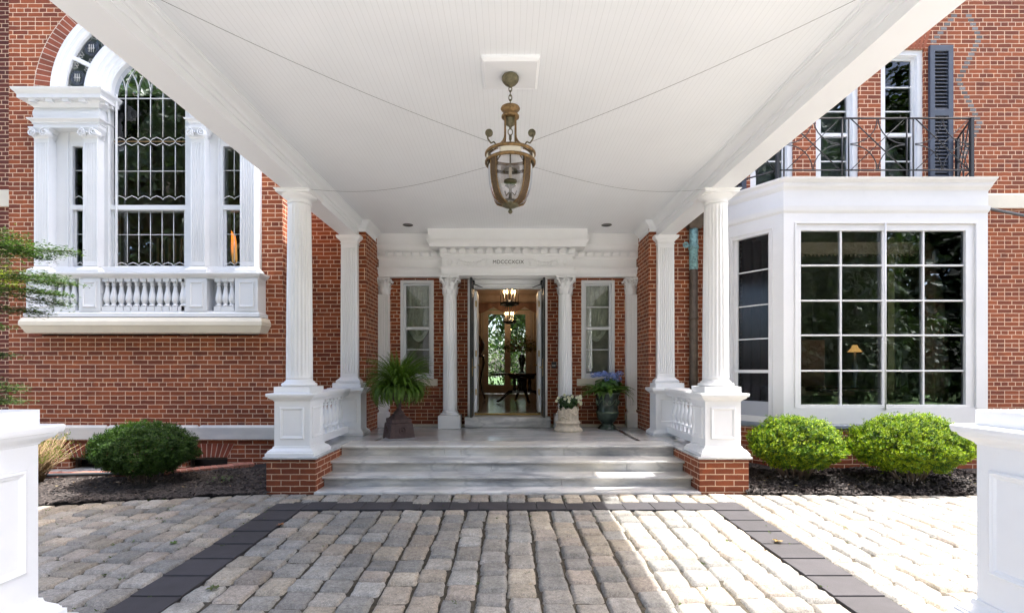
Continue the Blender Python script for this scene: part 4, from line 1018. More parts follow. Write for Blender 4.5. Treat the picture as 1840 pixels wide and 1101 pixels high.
def drape(name, x0, x1, Y, z0, z1, mat, label, cat='curtain', amp=.035, fr=7, grp=None):
    cu = MB(); vs = []; fs = []; n_ = int((x1-x0)*90)+8
    for j in range(7):
        for i in range(n_+1): u = i/n_; vs.append((x0+(x1-x0)*u, Y+amp*math.sin(u*(x1-x0)*fr*6.28+.3*math.sin(j)), z0+(z1-z0)*j/6))
    for j in range(6):
        for i in range(n_): q = j*(n_+1)+i; fs.append((q, q+1, q+n_+2, q+n_+1))
    cu.add(vs, fs, True); return tag(cu.build(name, mat), label, cat, grp)
drape('curtain', 6.02, 6.42, 7.15, .62, 3.25, 'curt2', 'brown curtain gathered at the right end inside the big bay window')
drape('curtain', 3.45, 3.75, 7.3, .62, 3.3, 'curt2', 'brown curtain hanging behind the angled side of the bay window')
mb = MB(); mb.box(5.72, 5.82, 7.45, 7.5, .6, 3.4); mb.box(6.45, 6.5, 6.95, 7.5, .6, 3.4); mb.build('olive_trim', 'green_wall', ro)
mb = MB(); vs = []
mb.box(3.85, 6.4, 7.35, 7.37, 3.12, 3.3); [mb.sphere((3.9+.06*i, 7.35, 3.10), .018, 6, 4) for i in range(42)]
tag(mb.build('pelmet', 'tan'), 'tan pelmet with tassel trim along the top inside the big bay window', 'pelmet')
be = thing('window_bench', (4.6, 7.9, .6), 'tan wooden bench under the small lamp inside the bay window', 'bench')
MB().bev(4.0, 5.4, 7.7, 8.1, 1.0, 1.14, .01).build('seat', 'tan', be)
mb = MB(); mb.bev(4.0, 5.2, 8.12, 8.18, 1.1, 1.9, .01); mb.build('backrest', 'curt2', be)
for x in (4.05, 5.3): MB().bev(x, x+.06, 7.8, 8.0, .6, 1.0, .005).build('leg', 'tan', be)
lp = thing('table_lamp', (5.03, 7.4, 1.14), 'small lamp with a scalloped cream shade behind the bay window panes', 'lamp')
mb = MB(); lx, ly = LX(1536, 7.45), 7.45
mb.lathe(lx, ly, [(.02, 1.78), (.035, 1.775), (.045, 1.74), (.08, 1.69), (.088, 1.675)], 24, cap=False, mod=lambda a, k: 1+(.08*math.sin(a*8) if k > 2 else 0)); mb.build('lamp_shade', 'shade2', lp)
mb = MB(); mb.lathe(lx, ly, [(.05, 1.14), (.05, 1.16), (.015, 1.2), (.03, 1.32), (.045, 1.42), (.02, 1.55), (.012, 1.7)], 14); mb.build('stand', 'slate', lp)
MB().bev(4.6, 5.5, 7.3, 7.65, 1.08, 1.139, .008).build('console_shelf', 'wood', be)
orn = MB(); ox = LX(1615, 7.45); orn.lathe(ox, 7.45, [(.03, 1.14), (.02, 1.2), (.035, 1.45), (.045, 1.62), (.03, 1.7)], 10)
for i in range(40): a = rnd(0, 6.28); r_ = rnd(0, .07); z = 1.72+rnd(-.02, .09); orn.add([(ox+r_*math.cos(a), 7.45+r_*math.sin(a), z), (ox+r_*math.cos(a)+.03, 7.45, z+.01), (ox+r_*math.cos(a), 7.43, z+.04)], [(0, 1, 2)])
tag(orn.build('vase', 'glaze_l'), 'small pale green vase right of the lamp inside the bay window', 'vase')

# upper windows + shutter + jack arch
for a, b_ in UW:
    sash('upper_window', a, b_, 4.0, 6.24, YR+.03, .075, .05, [1.4+(665-y)*7.6/890 for y in (160, 203, 292)], 4.98, bot=.08)
    mb = MB(); c_, d_ = a, b_
    for k in range(13):
        u0, u1 = k/13, (k+1)/13; g = rnd(.85, 1.2); e = .006
        xa0 = a-.02+(b_-a+.04)*u0+e; xa1 = a-.02+(b_-a+.04)*u1-e; xb0 = a-.14+(b_-a+.28)*u0+e; xb1 = a-.14+(b_-a+.28)*u1-e
        q = [(xa0, YR-.004, 6.245), (xa1, YR-.004, 6.245), (xb1, YR-.004, 6.62), (xb0, YR-.004, 6.62)]
        mb.add(q+[(v[0], YR+.01, v[2]) for v in q], [(0, 1, 2, 3), (0, 4, 5, 1), (1, 5, 6, 2), (2, 6, 7, 3), (3, 7, 4, 0)], tint=(.27*g, .075*g, .035*g))
    mb.build('jack_arch', 'arch_brick', H)
    MB().quad((a-.2, YR+.35, 3.9), (b_+.2, YR+.35, 3.9), (b_+.2, YR+.35, 6.4), (a-.2, YR+.35, 6.4)).build('window_blind', 'slate', H)
def shutter(x0, x1, z0, z1):
    mb = MB(); Y0, Y1 = YR-.05, YR-.01
    st_ = .07
    mb.bev(x0, x0+st_, Y0, Y1, z0, z1, .004); mb.bev(x1-st_, x1, Y0, Y1, z0, z1, .004)
    zm = 1.4+(665-202)*7.42/890
    for a, b_ in ((z0, z0+.09), (zm-.05, zm+.05), (z1-.09, z1)): mb.bev(x0+st_, x1-st_, Y0, Y1, a, b_, .004)
    o = mb.build('shutter', 'navy', H); MB().box(x0+st_, x1-st_, Y1+.0, Y1+.006, z0+.09, z1-.09).build('backing', 'black', o)
    for a, b_ in ((z0+.09, zm-.05), (zm+.05, z1-.09)):
        n_ = int((b_-a)/.052); lv = MB()
        for k in range(n_):
            z = a+(b_-a)*(k+.5)/n_; lv.add([(x0+st_, Y0+.004, z-.020), (x1-st_, Y0+.004, z-.020), (x1-st_, Y1-.004, z+.020), (x0+st_, Y1-.004, z+.020), (x0+st_, Y0+.010, z-.024), (x1-st_, Y0+.010, z-.024), (x1-st_, Y1, z+.016), (x0+st_, Y1, z+.016)], [(0, 1, 2, 3), (7, 6, 5, 4), (0, 4, 5, 1)])
        lv.build('slats', 'navy', o)
shutter(6.335, 6.68, 4.05, 6.27); shutter(3.25, 3.58, 4.05, 6.27)

# balcony railing
RL = [(3.30, 7.25), (3.70, 6.79), (6.36, 6.79), (6.72, 7.4)]
rz0, rz1 = 1.4+(665-306)*6.79/890, 1.4+(665-213)*6.79/890
rb = MB()
def bar(p, q, r_=.008): rb.tube([p, q], r_, 5)
def panelbars(p0, p1):
    d = Vector(p1)-Vector(p0); L = d.length
    def Q(u, z): v = Vector(p0)+d*u; return (v.x, v.y, z)
    bar(Q(0, rz1), Q(1, rz1), .013); bar(Q(0, rz0), Q(1, rz0), .011)
    for u in (.0, .10): bar(Q(u, rz0-.13), Q(u, rz1), .011)
    a, b_ = .13, .97; bar(Q(a, rz1), Q(b_, rz0), .008); bar(Q(a, rz0), Q(b_, rz1), .006)
    m = (a+b_)/2; hw = (b_-a)/2; zm = (rz0+rz1)/2; hz_ = (rz1-rz0)/2
    for su in (-1, 1):
        for sz in (-1, 1):
            pts = []
            for i in range(9):
                t_ = PI/2*i/8; pts.append(Q(m+su*hw*(1-math.sin(t_)*.98), zm+sz*hz_*(1-math.cos(t_)*.98)))
            rb.tube(pts, .007, 5)
n3 = 3
for i in range(n3): panelbars((RL[1][0]+(RL[2][0]-RL[1][0])*i/n3, 6.79, 0), (RL[1][0]+(RL[2][0]-RL[1][0])*(i+1)/n3, 6.79, 0))
panelbars((RL[0][0], RL[0][1], 0), (RL[1][0], RL[1][1], 0)); panelbars((RL[2][0], RL[2][1], 0), (RL[3][0], RL[3][1], 0))
for x, y in (RL[0], RL[1], RL[2], RL[3]): rb.box(x-.02, x+.02, y-.02, y+.02, 3.98, rz1+.01)
rb.build('balcony_railing', 'iron', H)
# downspout
ds = MB(); X_, Y_ = 2.93, 7.80
ds.tube([(X_, Y_, 2.98), (X_, Y_, 3.62)], .066, 14); ds.tube([(X_, Y_, 3.30), (X_, Y_, 3.36)], .078, 14); ds.tube([(X_-.16, Y_-.02, 3.36), (X_-.03, Y_, 3.36)], .012, 6)
ds.tube([(X_-.14+.035*math.cos(a), Y_-.05, 3.36+.035*math.sin(a)) for a in [2*PI*i/12 for i in range(12)]], .014, 6, closed=True)
dso = ds.build('downspout', 'copper', H)
ds = MB(); ds.tube([(X_, Y_, .55), (X_, Y_, 2.98)], .064, 14); ds.tube([(X_, Y_, 2.2), (X_, Y_, 2.24)], .074, 14); ds.build('lower_pipe', 'dkmetal', dso)
ds = MB(); ds.rl(X_-.09, X_+.12, 7.72, 7.89, [(-.02, 3.62), (.03, 3.72), (.04, 3.8), (.06, 3.84), (.06, 3.9)]); ds.rl(X_-.2, X_+.3, 7.6, 7.89, [(0, 3.93), (.05, 4.05), (.05, 4.1)]); ds.build('rain_head', 'dkmetal', dso)
mb = MB(); mb.box(2.98, 3.12, 7.55, 7.75, .42, .80); tag(mb.build('meter_box', 'copper'), 'small blue grey box standing behind the right balustrade', 'box')

# ================================================================== MARBLE STEPS AND PORCH FLOOR
ST = thing('marble_steps', (0, 5.7, 0), 'grey veined marble steps with wide porch landing leading to the door', 'steps')
lev = [(.012, 5.66, 5.96), (.135, 5.90, 6.24), (.268, 6.18, 6.58), (.405, 6.53, None)]
for i, (z, yn, yr) in enumerate(lev):
    mb = MB()
    xw = 2.205
    js = {0: (-.47,), 1: (-.32, .9), 2: (-.9, 1.2), 3: (-.83, 1.1)}[i]
    xs_ = [-xw, *js, xw]
    yb = lev[i+1][1]+.12 if i < 3 else 6.98
    for a, b_ in zip(xs_[:-1], xs_[1:]):
        t0 = .034 if i else .05
        mb.rl(a+.0025, b_-.0025, yn+.014, yb, [(.0, z-t0), (.009, z-t0+.005), (.013, z-t0/2), (.009, z-.005), (0, z)])
    o = mb.build('tread', 'marble', ST)
    if i < 3:
        zt = lev[i+1][0]-.034; y = lev[i+1][1]+.05; mb = MB()
        js = {0: (.65,), 1: (-.2, 1.5), 2: (-.84, -.62, .75)}[i]; xs_ = [-xw, *js, xw]
        for a, b_ in zip(xs_[:-1], xs_[1:]): mb.box(a+.0025, b_-.0025, y, y+.03, z+.0, zt)
        mb.build('riser', 'marble', ST)
mb = MB(); P = .405
for (a, b_, c, d) in ((-2.80, -1.885, 6.984, 8.76), (1.885, 2.80, 6.984, 8.76), (-1.815, 1.815, 7.004, 8.76)): mb.box(a, b_, c, d, P-.04, P)
for sg in (-1, 1):
    a, b_ = sorted((sg*2.207, sg*2.80)); mb.rl(a, b_, 5.70, 6.982, [(0, P-.032), (.022, P-.026), (.026, P-.014), (.02, P-.003), (0, P+.0)] if False else [(0, P-.03), (0, P)])
    a, b_ = sorted((sg*2.182, sg*2.805)); mb.bev(a, b_, 5.665, 6.50, P-.028, P+.0035, .009)
mb.build('landing', 'marble_f', ST)
mb = MB(); mb.box(-1.885, 1.885, 6.981, 7.003, P-.04, P-.0005)
for sg in (-1, 1): a, b_ = sorted((sg*1.816, sg*1.884)); mb.box(a, b_, 7.004, 8.6, P-.04, P-.0005)
mb.build('inlay', 'dark_inlay', ST)

# ================================================================== PORTICO (porte cochere)
PO = thing('portico', (0, 4.0, 0), 'white porte cochere with fluted columns, panelled pedestals and beadboard ceiling', 'portico')
CX = 2.505; ZS = 3.52; ZC = 3.765; Y0p = 1.62
MB().box(-2.5, 2.5, Y0p, 8.8, ZC, ZC+.05).build('ceiling', 'ceil', PO)
mb = MB(); mb.rl(-2.62, 2.62, Y0p, 7.88, [(.0, 3.86), (.05, 3.92), (.2, 3.97), (.23, 4.08), (.25, 4.12), (-.1, 4.32)]); mb.build('roof', 'white', PO)
for sg in (-1, 1):
    mb = MB(); a, b_ = sorted((sg*2.37, sg*2.63)); mb.box(a, b_, Y0p, 7.9, ZS, 3.862)
    mb.box(*sorted((sg*2.385, sg*2.615)), Y0p+.2, 7.7, ZS-.004, ZS+.01) if False else None
    mb.build('beam', 'whitec', PO)
mb = MB(); mb.box(-2.37, 2.37, Y0p, Y0p+.26, ZS, 3.862); mb.build('front_beam', 'white', PO)
# crown along inside: fascia, bead, cove
cr = [(.0, 3.60), (.010, 3.602), (.010, 3.615), (.004, 3.62), (.004, 3.655), (.02, 3.66), (.02, 3.672)]+cyma(.022, 3.675, .075, 3.735, 6)+[(.082, 3.737), (.082, 3.752), (.095, 3.756), (.095, ZC+.001), (0, ZC+.001)]
mb = MB()
for sg in (-1, 1):
    path = [(sg*2.37, Y0p+.26), (sg*2.37, 7.88), (sg*2.262, 7.88), (sg*2.262, 8.5)]
    pr = cr if sg < 0 else cr
    if sg > 0: path = path[::-1]
    mb = MB(); mb.sweep(path, cr); mb.build('crown_moulding', 'whitec', PO)
# pedestals
def pedestal(cx, cy, zb_, hw=.207, hy=None, base_top=.515, brickz=.0, mat='white', panel_z=(.60, .97), cuts=True):
    hy = hy or hw; mb = MB(); a, b_, c, d = cx-hw, cx+hw, cy-hy, cy+hy; bt = base_top; s0 = zb_
    pr = [(.075, s0), (.075, s0+.035), (.062, s0+.040), (.060, s0+.052)]+cyma(.056, s0+.054, .014, bt-.012, 6)+[(.012, bt), (.0, bt+.002), (.0, 1.037)]
    pr += cyma(.004, 1.040, .05, 1.085, 6)+[(.052, 1.092), (.066, 1.095), (.070, 1.108), (.072, 1.124), (.066, 1.132), (.004, 1.135), (.004, 1.208)]
    mb.rl(a, b_, c, d, pr)
    L = [(0, .001), (.003, .012), (.012, .017), (.020, .012), (.026, .011), (.034, .003), (.036, .002)]
    w_ = 2*hw-.13; wy_ = 2*hy-.13; h = panel_z[1]-panel_z[0]
    mb.panel((a+.065, c, panel_z[0]), (1, 0, 0), (0, 0, 1), (0, -1, 0), w_, h, L)
    mb.panel((b_-.065, d, panel_z[0]), (-1, 0, 0), (0, 0, 1), (0, 1, 0), w_, h, L)
    mb.panel((b_, c+.065, panel_z[0]), (0, 1, 0), (0, 0, 1), (1, 0, 0), wy_, h, L)
    mb.panel((a, d-.065, panel_z[0]), (0, -1, 0), (0, 0, 1), (-1, 0, 0), wy_, h, L)
    return mb
fx = 5.965
peds = []
for sg in (-1, 1):
    o = pedestal(sg*CX, fx, .4085).build('pedestal', 'white', PO); peds.append(o)
    mb = MB(); a, b_ = sorted((sg*2.21, sg*2.775)); mb.box(a, b_, 5.70, 7.89, -.25, .377)
    mb.build('brick_base', 'brick_ped', o, uv=True)
    o = pedestal(sg*CX, 2.04, .17, .207, .385, .284, panel_z=(.43, .925)).build('pedestal', 'white', PO)
    mb = MB(); a, b_ = sorted((sg*2.21, sg*2.79)); mb.box(a, b_, 1.58, 2.50, -.3, .14); mb.build('brick_base', 'brick_ped', o, uv=True)
    mb = MB(); mb.bev(a-.025, b_+.025, 1.555, 2.525, .14, .172, .006); mb.build('cap_slab', 'marble', o)
# columns
mb = MB(); flute_col(mb, -CX, fx, 1.292, 3.385, .150, .1315, 20); sh = mb.build('column', 'white', PO)
mb = MB(); mb.lathe(-CX, fx, [(.205, 1.208)]+torus_prof(.178, 1.209, 1.252, .027)+[(.178, 1.254), (.170, 1.262), (.168, 1.270), (.155, 1.274), (.152, 1.284), (.150, 1.292)], 40); bs = mb.build('base', 'white', sh)
mb = MB(); mb.lathe(-CX, fx, [(.1315, 3.385)]+torus_prof(.132, 3.386, 3.402, .010)+[(.132, 3.404), (.134, 3.428), (.140, 3.430), (.142, 3.436), (.150, 3.438)]+cyma(.152, 3.44, .195, 3.478, 6, 'o')+[(.196, 3.482)], 40)
mb.rl(-CX-.2, -CX+.2, fx-.2, fx+.2, [(0, 3.481), (0, 3.502)]+cyma(.002, 3.503, .018, 3.516, 3)+[(.018, 3.5195)]); cpp = mb.build('capital', 'white', sh)
for dx, dy in ((2*CX, 0), (0, 2.04-fx), (2*CX, 2.04-fx)):
    s2 = dupm(sh, PO, dx, dy)
    for q in (bs, cpp): c_ = q.copy(); C.objects.link(c_); c_.parent = s2
# rear pilasters and their pedestals
for sg in (-1, 1):
    a, b_ = sorted((sg*2.362, sg*2.632)); mb = MB(); flute_pil(mb, a, b_, 7.80, 7.892, 1.29, 3.385, 7, .06); o = mb.build('pilaster', 'white', PO)
    mb = MB(); mb.rl(a, b_, 7.80, 7.895, [(-.008, 3.385), (.006, 3.388), (.006, 3.40), (-.004, 3.402), (-.004, 3.425)]+cyma(.004, 3.43, .05, 3.485, 5)+[(.055, 3.488), (.055, 3.519)]); mb.build('capital', 'white', o)
    mb = MB(); mb.rl(a, b_, 7.80, 7.895, [(.055, 1.208), (.055, 1.235)]+cyma(.05, 1.238, .008, 1.285, 5)+[(.0, 1.292)]); mb.build('base', 'white', o)
    mb = MB(); c = 2.245; d = 2.70; A_, B_ = sorted((sg*c, sg*d))
    mb.rl(A_+.02, B_, 7.57, 7.88, [(.05, .406), (.05, .44)]+cyma(.045, .445, .0, .50, 5)+[(0, 1.037)]+cyma(.004, 1.04, .05, 1.085, 5)+[(.06, 1.095), (.06, 1.13), (-.0, 1.135), (.0, 1.206)])
    mb.panel((A_+.08, 7.57, .60), (1, 0, 0), (0, 0, 1), (0, -1, 0), B_-A_-.14, .37, [(0, .001), (.004, .012), (.018, .012), (.026, .003)])
    mb.build('rear_pedestal', 'white', PO)
# balustrades
for sg in (-1, 1):
    mb = MB(); x = sg*CX
    mb.rl(x-.075, x+.075, 6.17, 7.56, [(0, .455), (0, .54), (-.01, .55)])
    mb.rl(x-.065, x+.065, 6.17, 7.56, [(0, 1.01), (.012, 1.03)]+cyma(.012, 1.035, .05, 1.085, 5)+[(.055, 1.09), (.055, 1.12), (.03, 1.133)])
    o = mb.build('balustrade', 'white', PO); b0 = None
    for k in range(8):
        y = 6.33+k*(7.42-6.33)/7
        if b0 is None: mb = MB(); baluster(mb, x, y, .55, 1.012, 1.25, 14); b0 = mb.build('baluster', 'white', o); yy = y
        else: dupm(b0, o, 0, y-yy)
# downlights, ceiling board
for px in (733, 1090):
    y = (ZC-1.4)*890/(665-404); x = (px-912)*y/890
    mb = MB(); mb.lathe(x, y, [(.085, ZC-.002), (.085, ZC-.006), (.07, ZC-.007), (.066, ZC-.003)], 28); mb.build('downlight', 'black', PO)
mb = MB(); mb.rl(-.20, .245, 3.72, 4.13, [(-.025, ZC-.034), (-.02, ZC-.036), (-.01, ZC-.028), (0, ZC-.02), (0, ZC+.001)]); mb.build('ceiling_board', 'whitec', PO)

# ================================================================== LANTERN
lx, ly = .022, 3.925
LN = thing('hanging_lantern', (lx, ly, 2.65), 'aged gilt bell lantern with curved glass hanging from the porch ceiling on a chain', 'lantern')
mb = MB(); mb.lathe(lx, ly, [(.03, 3.735), (.055, 3.733), (.068, 3.715), (.068, 3.70), (.062, 3.685), (.045, 3.665), (.02, 3.65), (.012, 3.64)], 24); mb.build('ceiling_rose', 'bronze', LN)
ch = MB(); z = 3.65
for i in range(5):
    r_ = .022; pts = []
    for q in range(12):
        t_ = 2*PI*q/12; u, v = .012*math.cos(t_), .024*math.sin(t_); pts.append((lx+(u if i % 2 == 0 else 0), ly+(u if i % 2 else 0), z-.022-i*.036+v))
    ch.tube(pts, .0042, 6, closed=True)
ch.build('chain', 'bronze', LN)
mb = MB(); mb.lathe(lx, ly, [(.01, 3.505), (.03, 3.50), (.045, 3.485), (.072, 3.478), (.077, 3.468), (.072, 3.46), (.062, 3.452), (.055, 3.43), (.06, 3.42), (.07, 3.412), (.07, 3.40), (.055, 3.392), (.03, 3.39)], 28); mb.build('crown', 'gold', LN)
mb = MB(); mb.lathe(lx, ly, [(.045, 3.40), (.044, 3.37), (.036, 3.345), (.015, 3.33), (.006, 3.31)], 20)
mb.tube([(lx+.018*math.sin(a), ly, 3.285+.026*math.cos(a)) for a in [2*PI*i/12 for i in range(12)]], .004, 6, closed=True); mb.tube([(lx, ly, 3.262), (lx, ly, 3.0)], .006, 8); mb.tube([(lx, ly, 3.255), (lx, ly, 3.225)], .011, 8); mb.build('smoke_bell', 'bronze', LN)
mb = MB()
for k in range(4):
    a = PI/4+k*PI/2; ca, sa = math.cos(a), math.sin(a)
    for off in (-.10, .10):
        a2 = a+off; pts = []
        for i in range(11):
            u = i/10; rr = .058+(.135)*max(0, (u-.55)/.45)**1.8; a3 = a+off*(.55+.45*u); pts.append((lx+rr*math.cos(a3), ly+rr*math.sin(a3), 3.41-.31*u))
        mb.tube(pts, .0055, 6)
mb.build('support_rods', 'gold', LN)
for zz in (3.107, 3.04):
    mb = MB(); mb.lathe(lx, ly, [(.186, zz-.012), (.196, zz-.013), (.202, zz-.004), (.202, zz+.006), (.196, zz+.012), (.186, zz+.011), (.186, zz-.012)], 48, cap=False); mb.build('ring', 'gold', LN)
for k in range(4):
    mb = MB(); a = k*PI/2-.42; mb.lathe(lx, ly, [(.190, 3.05), (.190, 3.10)], 10, cap=False, a0=a, a1=a+.84); mb.lathe(lx, ly, [(.187, 3.10), (.187, 3.05)], 10, cap=False, a0=a, a1=a+.84); mb.build('frieze_panel', 'cream', LN)
gp = []
for i in range(15):
    u = i/14; gp.append((.055+.121*math.sqrt(max(0, 1-u**2.8)), 3.04-.335*u))
mb = MB(); mb.lathe(lx, ly, [(.176, 3.10)]+gp, 48, cap=False); mb.build('glass_bell', 'lglass', LN)
for k in range(4):
    a = PI/4+k*PI/2; mb = MB(); ed = MB(); hwid = .155
    rows = [[(lx+(r_+.012)*math.cos(a+d*min(.42, .028/max(r_, .03))), ly+(r_+.012)*math.sin(a+d*min(.42, .028/max(r_, .03))), z) for d in (-1, -.5, 0, .5, 1)] for r_, z in [(.18, 3.03)]+gp[1:]]
    vs = [p for r_ in rows for p in r_]; fs = [(j*5+i, j*5+i+1, j*5+i+6, j*5+i+5) for j in range(len(rows)-1) for i in range(4)]
    mb.add(vs, fs, True); o = mb.build('strap', 'strapm', LN)
    for e in (0, 4): ed.tube([r_[e] for r_ in rows], .0055, 6)
    ed.build('strap_edge', 'gold', o)
    c0 = (lx+.222*math.cos(a), ly+.222*math.sin(a), 3.20)
    sc = MB(); t1 = Vector((math.cos(a), math.sin(a), 0))
    P0 = Vector((lx, ly, 0))+t1*.19; sc.tube([(P0.x-t1.x*.03, P0.y-t1.y*.03, 3.105), (P0.x-t1.x*.035, P0.y-t1.y*.035, 3.135), (P0.x-t1.x*.01, P0.y-t1.y*.01, 3.15), (P0.x+t1.x*.02, P0.y+t1.y*.02, 3.13), (P0.x+t1.x*.05, P0.y+t1.y*.05, 3.15), (P0.x+t1.x*.06, P0.y+t1.y*.06, 3.185)], .006, 6)
    dc = Vector((P0.x+t1.x*.04, P0.y+t1.y*.04, 3.20)); sc.tube([dc+Vector((0, -.006, 0)), dc+Vector((0, .006, 0))], .029, 16); sc.tube([dc+Vector((0, -.009, 0)), dc+Vector((0, .009, 0))], .018, 12)
    sc.build('scroll', 'bronze', LN)
mb = MB(); mb.lathe(lx, ly, [(.075, 2.735), (.078, 2.722), (.07, 2.705), (.045, 2.69), (.015, 2.683), (.006, 2.672)], 24); mb.sphere((lx, ly, 2.656), .018, 12, 8); mb.build('finial', 'bronze', LN)
cd = MB(); cd.lathe(lx, ly, [(.02, 2.735), (.012, 2.78), (.012, 2.84), (.045, 2.86), (.012, 2.875)], 14)
for k in range(3): a = k*2.1+.4; cd.tube([(lx, ly, 2.82), (lx+.04*math.cos(a), ly+.04*math.sin(a), 2.79), (lx+.055*math.cos(a), ly+.055*math.sin(a), 2.83)], .005, 6)
cd.lathe(lx, ly, [(.012, 2.87), (.05, 2.885), (.052, 2.90), (.02, 2.91)], 16); cd.build('candle_holder', 'bronze', LN)
mb = MB(); mb.tube([(lx, ly-.0, 2.90), (lx, ly, 2.965)], .014, 10); mb.sphere((lx, ly, 2.985), .014, 8, 6, (1, 1, 1.8)); mb.build('candle', 'bulb', LN)
mb = MB()
for ex, ey in ((-2.29, 5.76), (2.29, 5.76), (-2.29, 2.42), (2.29, 2.42)):
    d = Vector((ex-lx, ey-ly, 0)).normalized(); p0 = Vector((lx, ly, 3.16 if ey < 4 else 3.07))+d*.2; p1 = Vector((ex, ey, 3.50)); sag = .10 if ey > 4 else .05
    mb.tube([p0.lerp(p1, i/20)-Vector((0, 0, sag*math.sin(PI*i/20))) for i in range(21)], .0012, 4)
mb.build('guy_wire', 'iron', LN)

# ================================================================== HALL FURNITURE
def chandelier(y, lab):
    x = (915.5-912)*y/890; t_ = thing('hall_chandelier', (x, y, 2.88), lab, 'chandelier', 'lantern chandeliers in the hall')
    mb = MB(); r_ = .205
    for z in (2.89, 3.48): mb.lathe(x, y, [(r_-.012, z), (r_+.012, z), (r_+.012, z+.05), (r_-.012, z+.05), (r_-.012, z)], 24, cap=False)
    for k in range(6): a = k*PI/3+.2; mb.tube([(x+r_*math.cos(a), y+r_*math.sin(a), 2.89), (x+r_*math.cos(a), y+r_*math.sin(a), 3.52)], .008, 5)
    mb.tube([(x, y, 2.9), (x, y, 3.88)], .012, 6); mb.lathe(x, y, [(.10, 2.86), (.14, 2.885), (.06, 2.93), (.03, 3.0)], 16)
    for k in range(6): a = k*PI/3; mb.tube([(x, y, 2.98), (x+.07*math.cos(a), y+.07*math.sin(a), 2.95), (x+.12*math.cos(a), y+.12*math.sin(a), 3.02)], .008, 5)
    mb.build('frame', 'iron', t_); mb = MB(); fl = MB()
    for k in range(6): a = k*PI/3; p = (x+.12*math.cos(a), y+.12*math.sin(a)); mb.tube([(*p, 3.02), (*p, 3.15)], .011, 6); fl.sphere((*p, 3.185), .02, 8, 6, (1, 1, 1.9))
    mb.build('candles', 'bulb', t_); fl.build('bulbs', 'flame', t_)
    l = bpy.data.lights.new('chandelier_light', 'POINT'); l.energy = 1.8; l.color = (1, .76, .52); l.shadow_soft_size = .12; lo_ = bpy.data.objects.new('chandelier_light', l); C.objects.link(lo_); lo_.parent = t_; lo_.location = (0, 0, .3)
chandelier(11.3, 'nearer and larger looking lit candle lantern hanging just inside the front door')
chandelier(15.6, 'farther lit candle lantern hanging before the garden doors')
tx, ty = (938-912)*12/890+.0, 12.0
tb = thing('hall_table', (tx, ty, .62), 'round dark mahogany pedestal table in the middle of the hall', 'table')
mb = MB(); mb.lathe(tx, ty, [(.70, 1.285), (.745, 1.295), (.75, 1.31), (.745, 1.325), (.70, 1.33)], 48); mb.build('tabletop', 'wood', tb)
mb = MB(); mb.lathe(tx, ty, [(.30, 1.19), (.32, 1.285)], 24)
for k in range(4): a = k*PI/2+PI/4+.35; mb.lathe(tx+.2*math.cos(a), ty+.2*math.sin(a), [(.035, .9), (.05, .94), (.03, 1.0), (.045, 1.1), (.03, 1.2)], 10)
mb.lathe(tx, ty, [(.04, .86), (.06, .9), (.045, 1.0), (.06, 1.1), (.04, 1.2)], 12); mb.box(tx-.24, tx+.24, ty-.24, ty+.24, .86, .91); mb.build('pedestal', 'wood', tb)
for k in range(4):
    a = k*PI/2+.25; c_, s_ = math.cos(a), math.sin(a)
    MB().tube([(tx+r_*c_, ty+r_*s_, z) for r_, z in ((.2, .89), (.32, .88), (.42, .80), (.52, .70), (.60, .66), (.64, .665))], [.04, .04, .033, .028, .03, .02], 8).build('leg', 'wood', tb)
vz = MB(); vz.lathe(tx, ty, [(.06, 1.335), (.065, 1.35), (.03, 1.40), (.05, 1.5), (.085, 1.62), (.09, 1.68), (.06, 1.74), (.07, 1.78)], 16); tag(vz.build('flower_vase', 'glaze'), 'tall dark vase on the round hall table', 'vase')
bq = MB()
for i in range(900):
    a = rnd(0, 6.28); r_ = .42*math.sqrt(rnd(0, 1)); z = 1.80+rnd(0, .42)*(1-(r_/.5)**2)+.05; x = tx+r_*math.cos(a)*1.05; y = ty+r_*math.sin(a); s_ = rnd(.02, .045); g = rnd(.5, 1.3)
    c = R.choice([(.20, .15, .02), (.09, .10, .02), (.25, .17, .03), (.05, .07, .02), (.14, .07, .03)]); d1 = Vector((rnd(-1, 1), rnd(-1, 1), rnd(-1, 1))).normalized()*s_; d2 = Vector((rnd(-1, 1), rnd(-1, 1), rnd(-1, 1))).normalized()*s_; p = Vector((x, y, z))
    bq.add([p, p+d1, p+d1+d2, p+d2], [(0, 1, 2, 3)], tint=tuple(v*g for v in c))
tag(bq.build('bouquet', 'leaf'), 'wide yellow and brown bouquet in the dark vase on the hall table', 'flowers')
for px, sg in ((866, -1), (974, 1)):
    x = (px-912)*13/890+sg*.10; t_ = thing('plant_stand', (x, 13, .62), 'tall dark curved leg stand at the '+('left' if sg < 0 else 'right')+' side of the hall', 'stand', 'dark stands along the hall')
    for q in range(3):
        a = q*2.1+.5; MB().tube([(x+r_*math.cos(a), 13+r_*math.sin(a), z) for r_, z in ((.14, 1.75), (.17, 1.6), (.10, 1.35), (.07, 1.1), (.11, .85), (.19, .70), (.2, .64))], [.03, .035, .025, .02, .022, .025, .02], 7).build('leg', 'wood', t_)
    mb = MB(); mb.lathe(x, 13, [(.17, 1.75), (.19, 1.77), (.17, 1.79), (.08, 1.82), (.16, 1.95), (.17, 2.1), (.10, 2.22), (.04, 2.32)], 16); mb.build('urn', 'wood', t_)

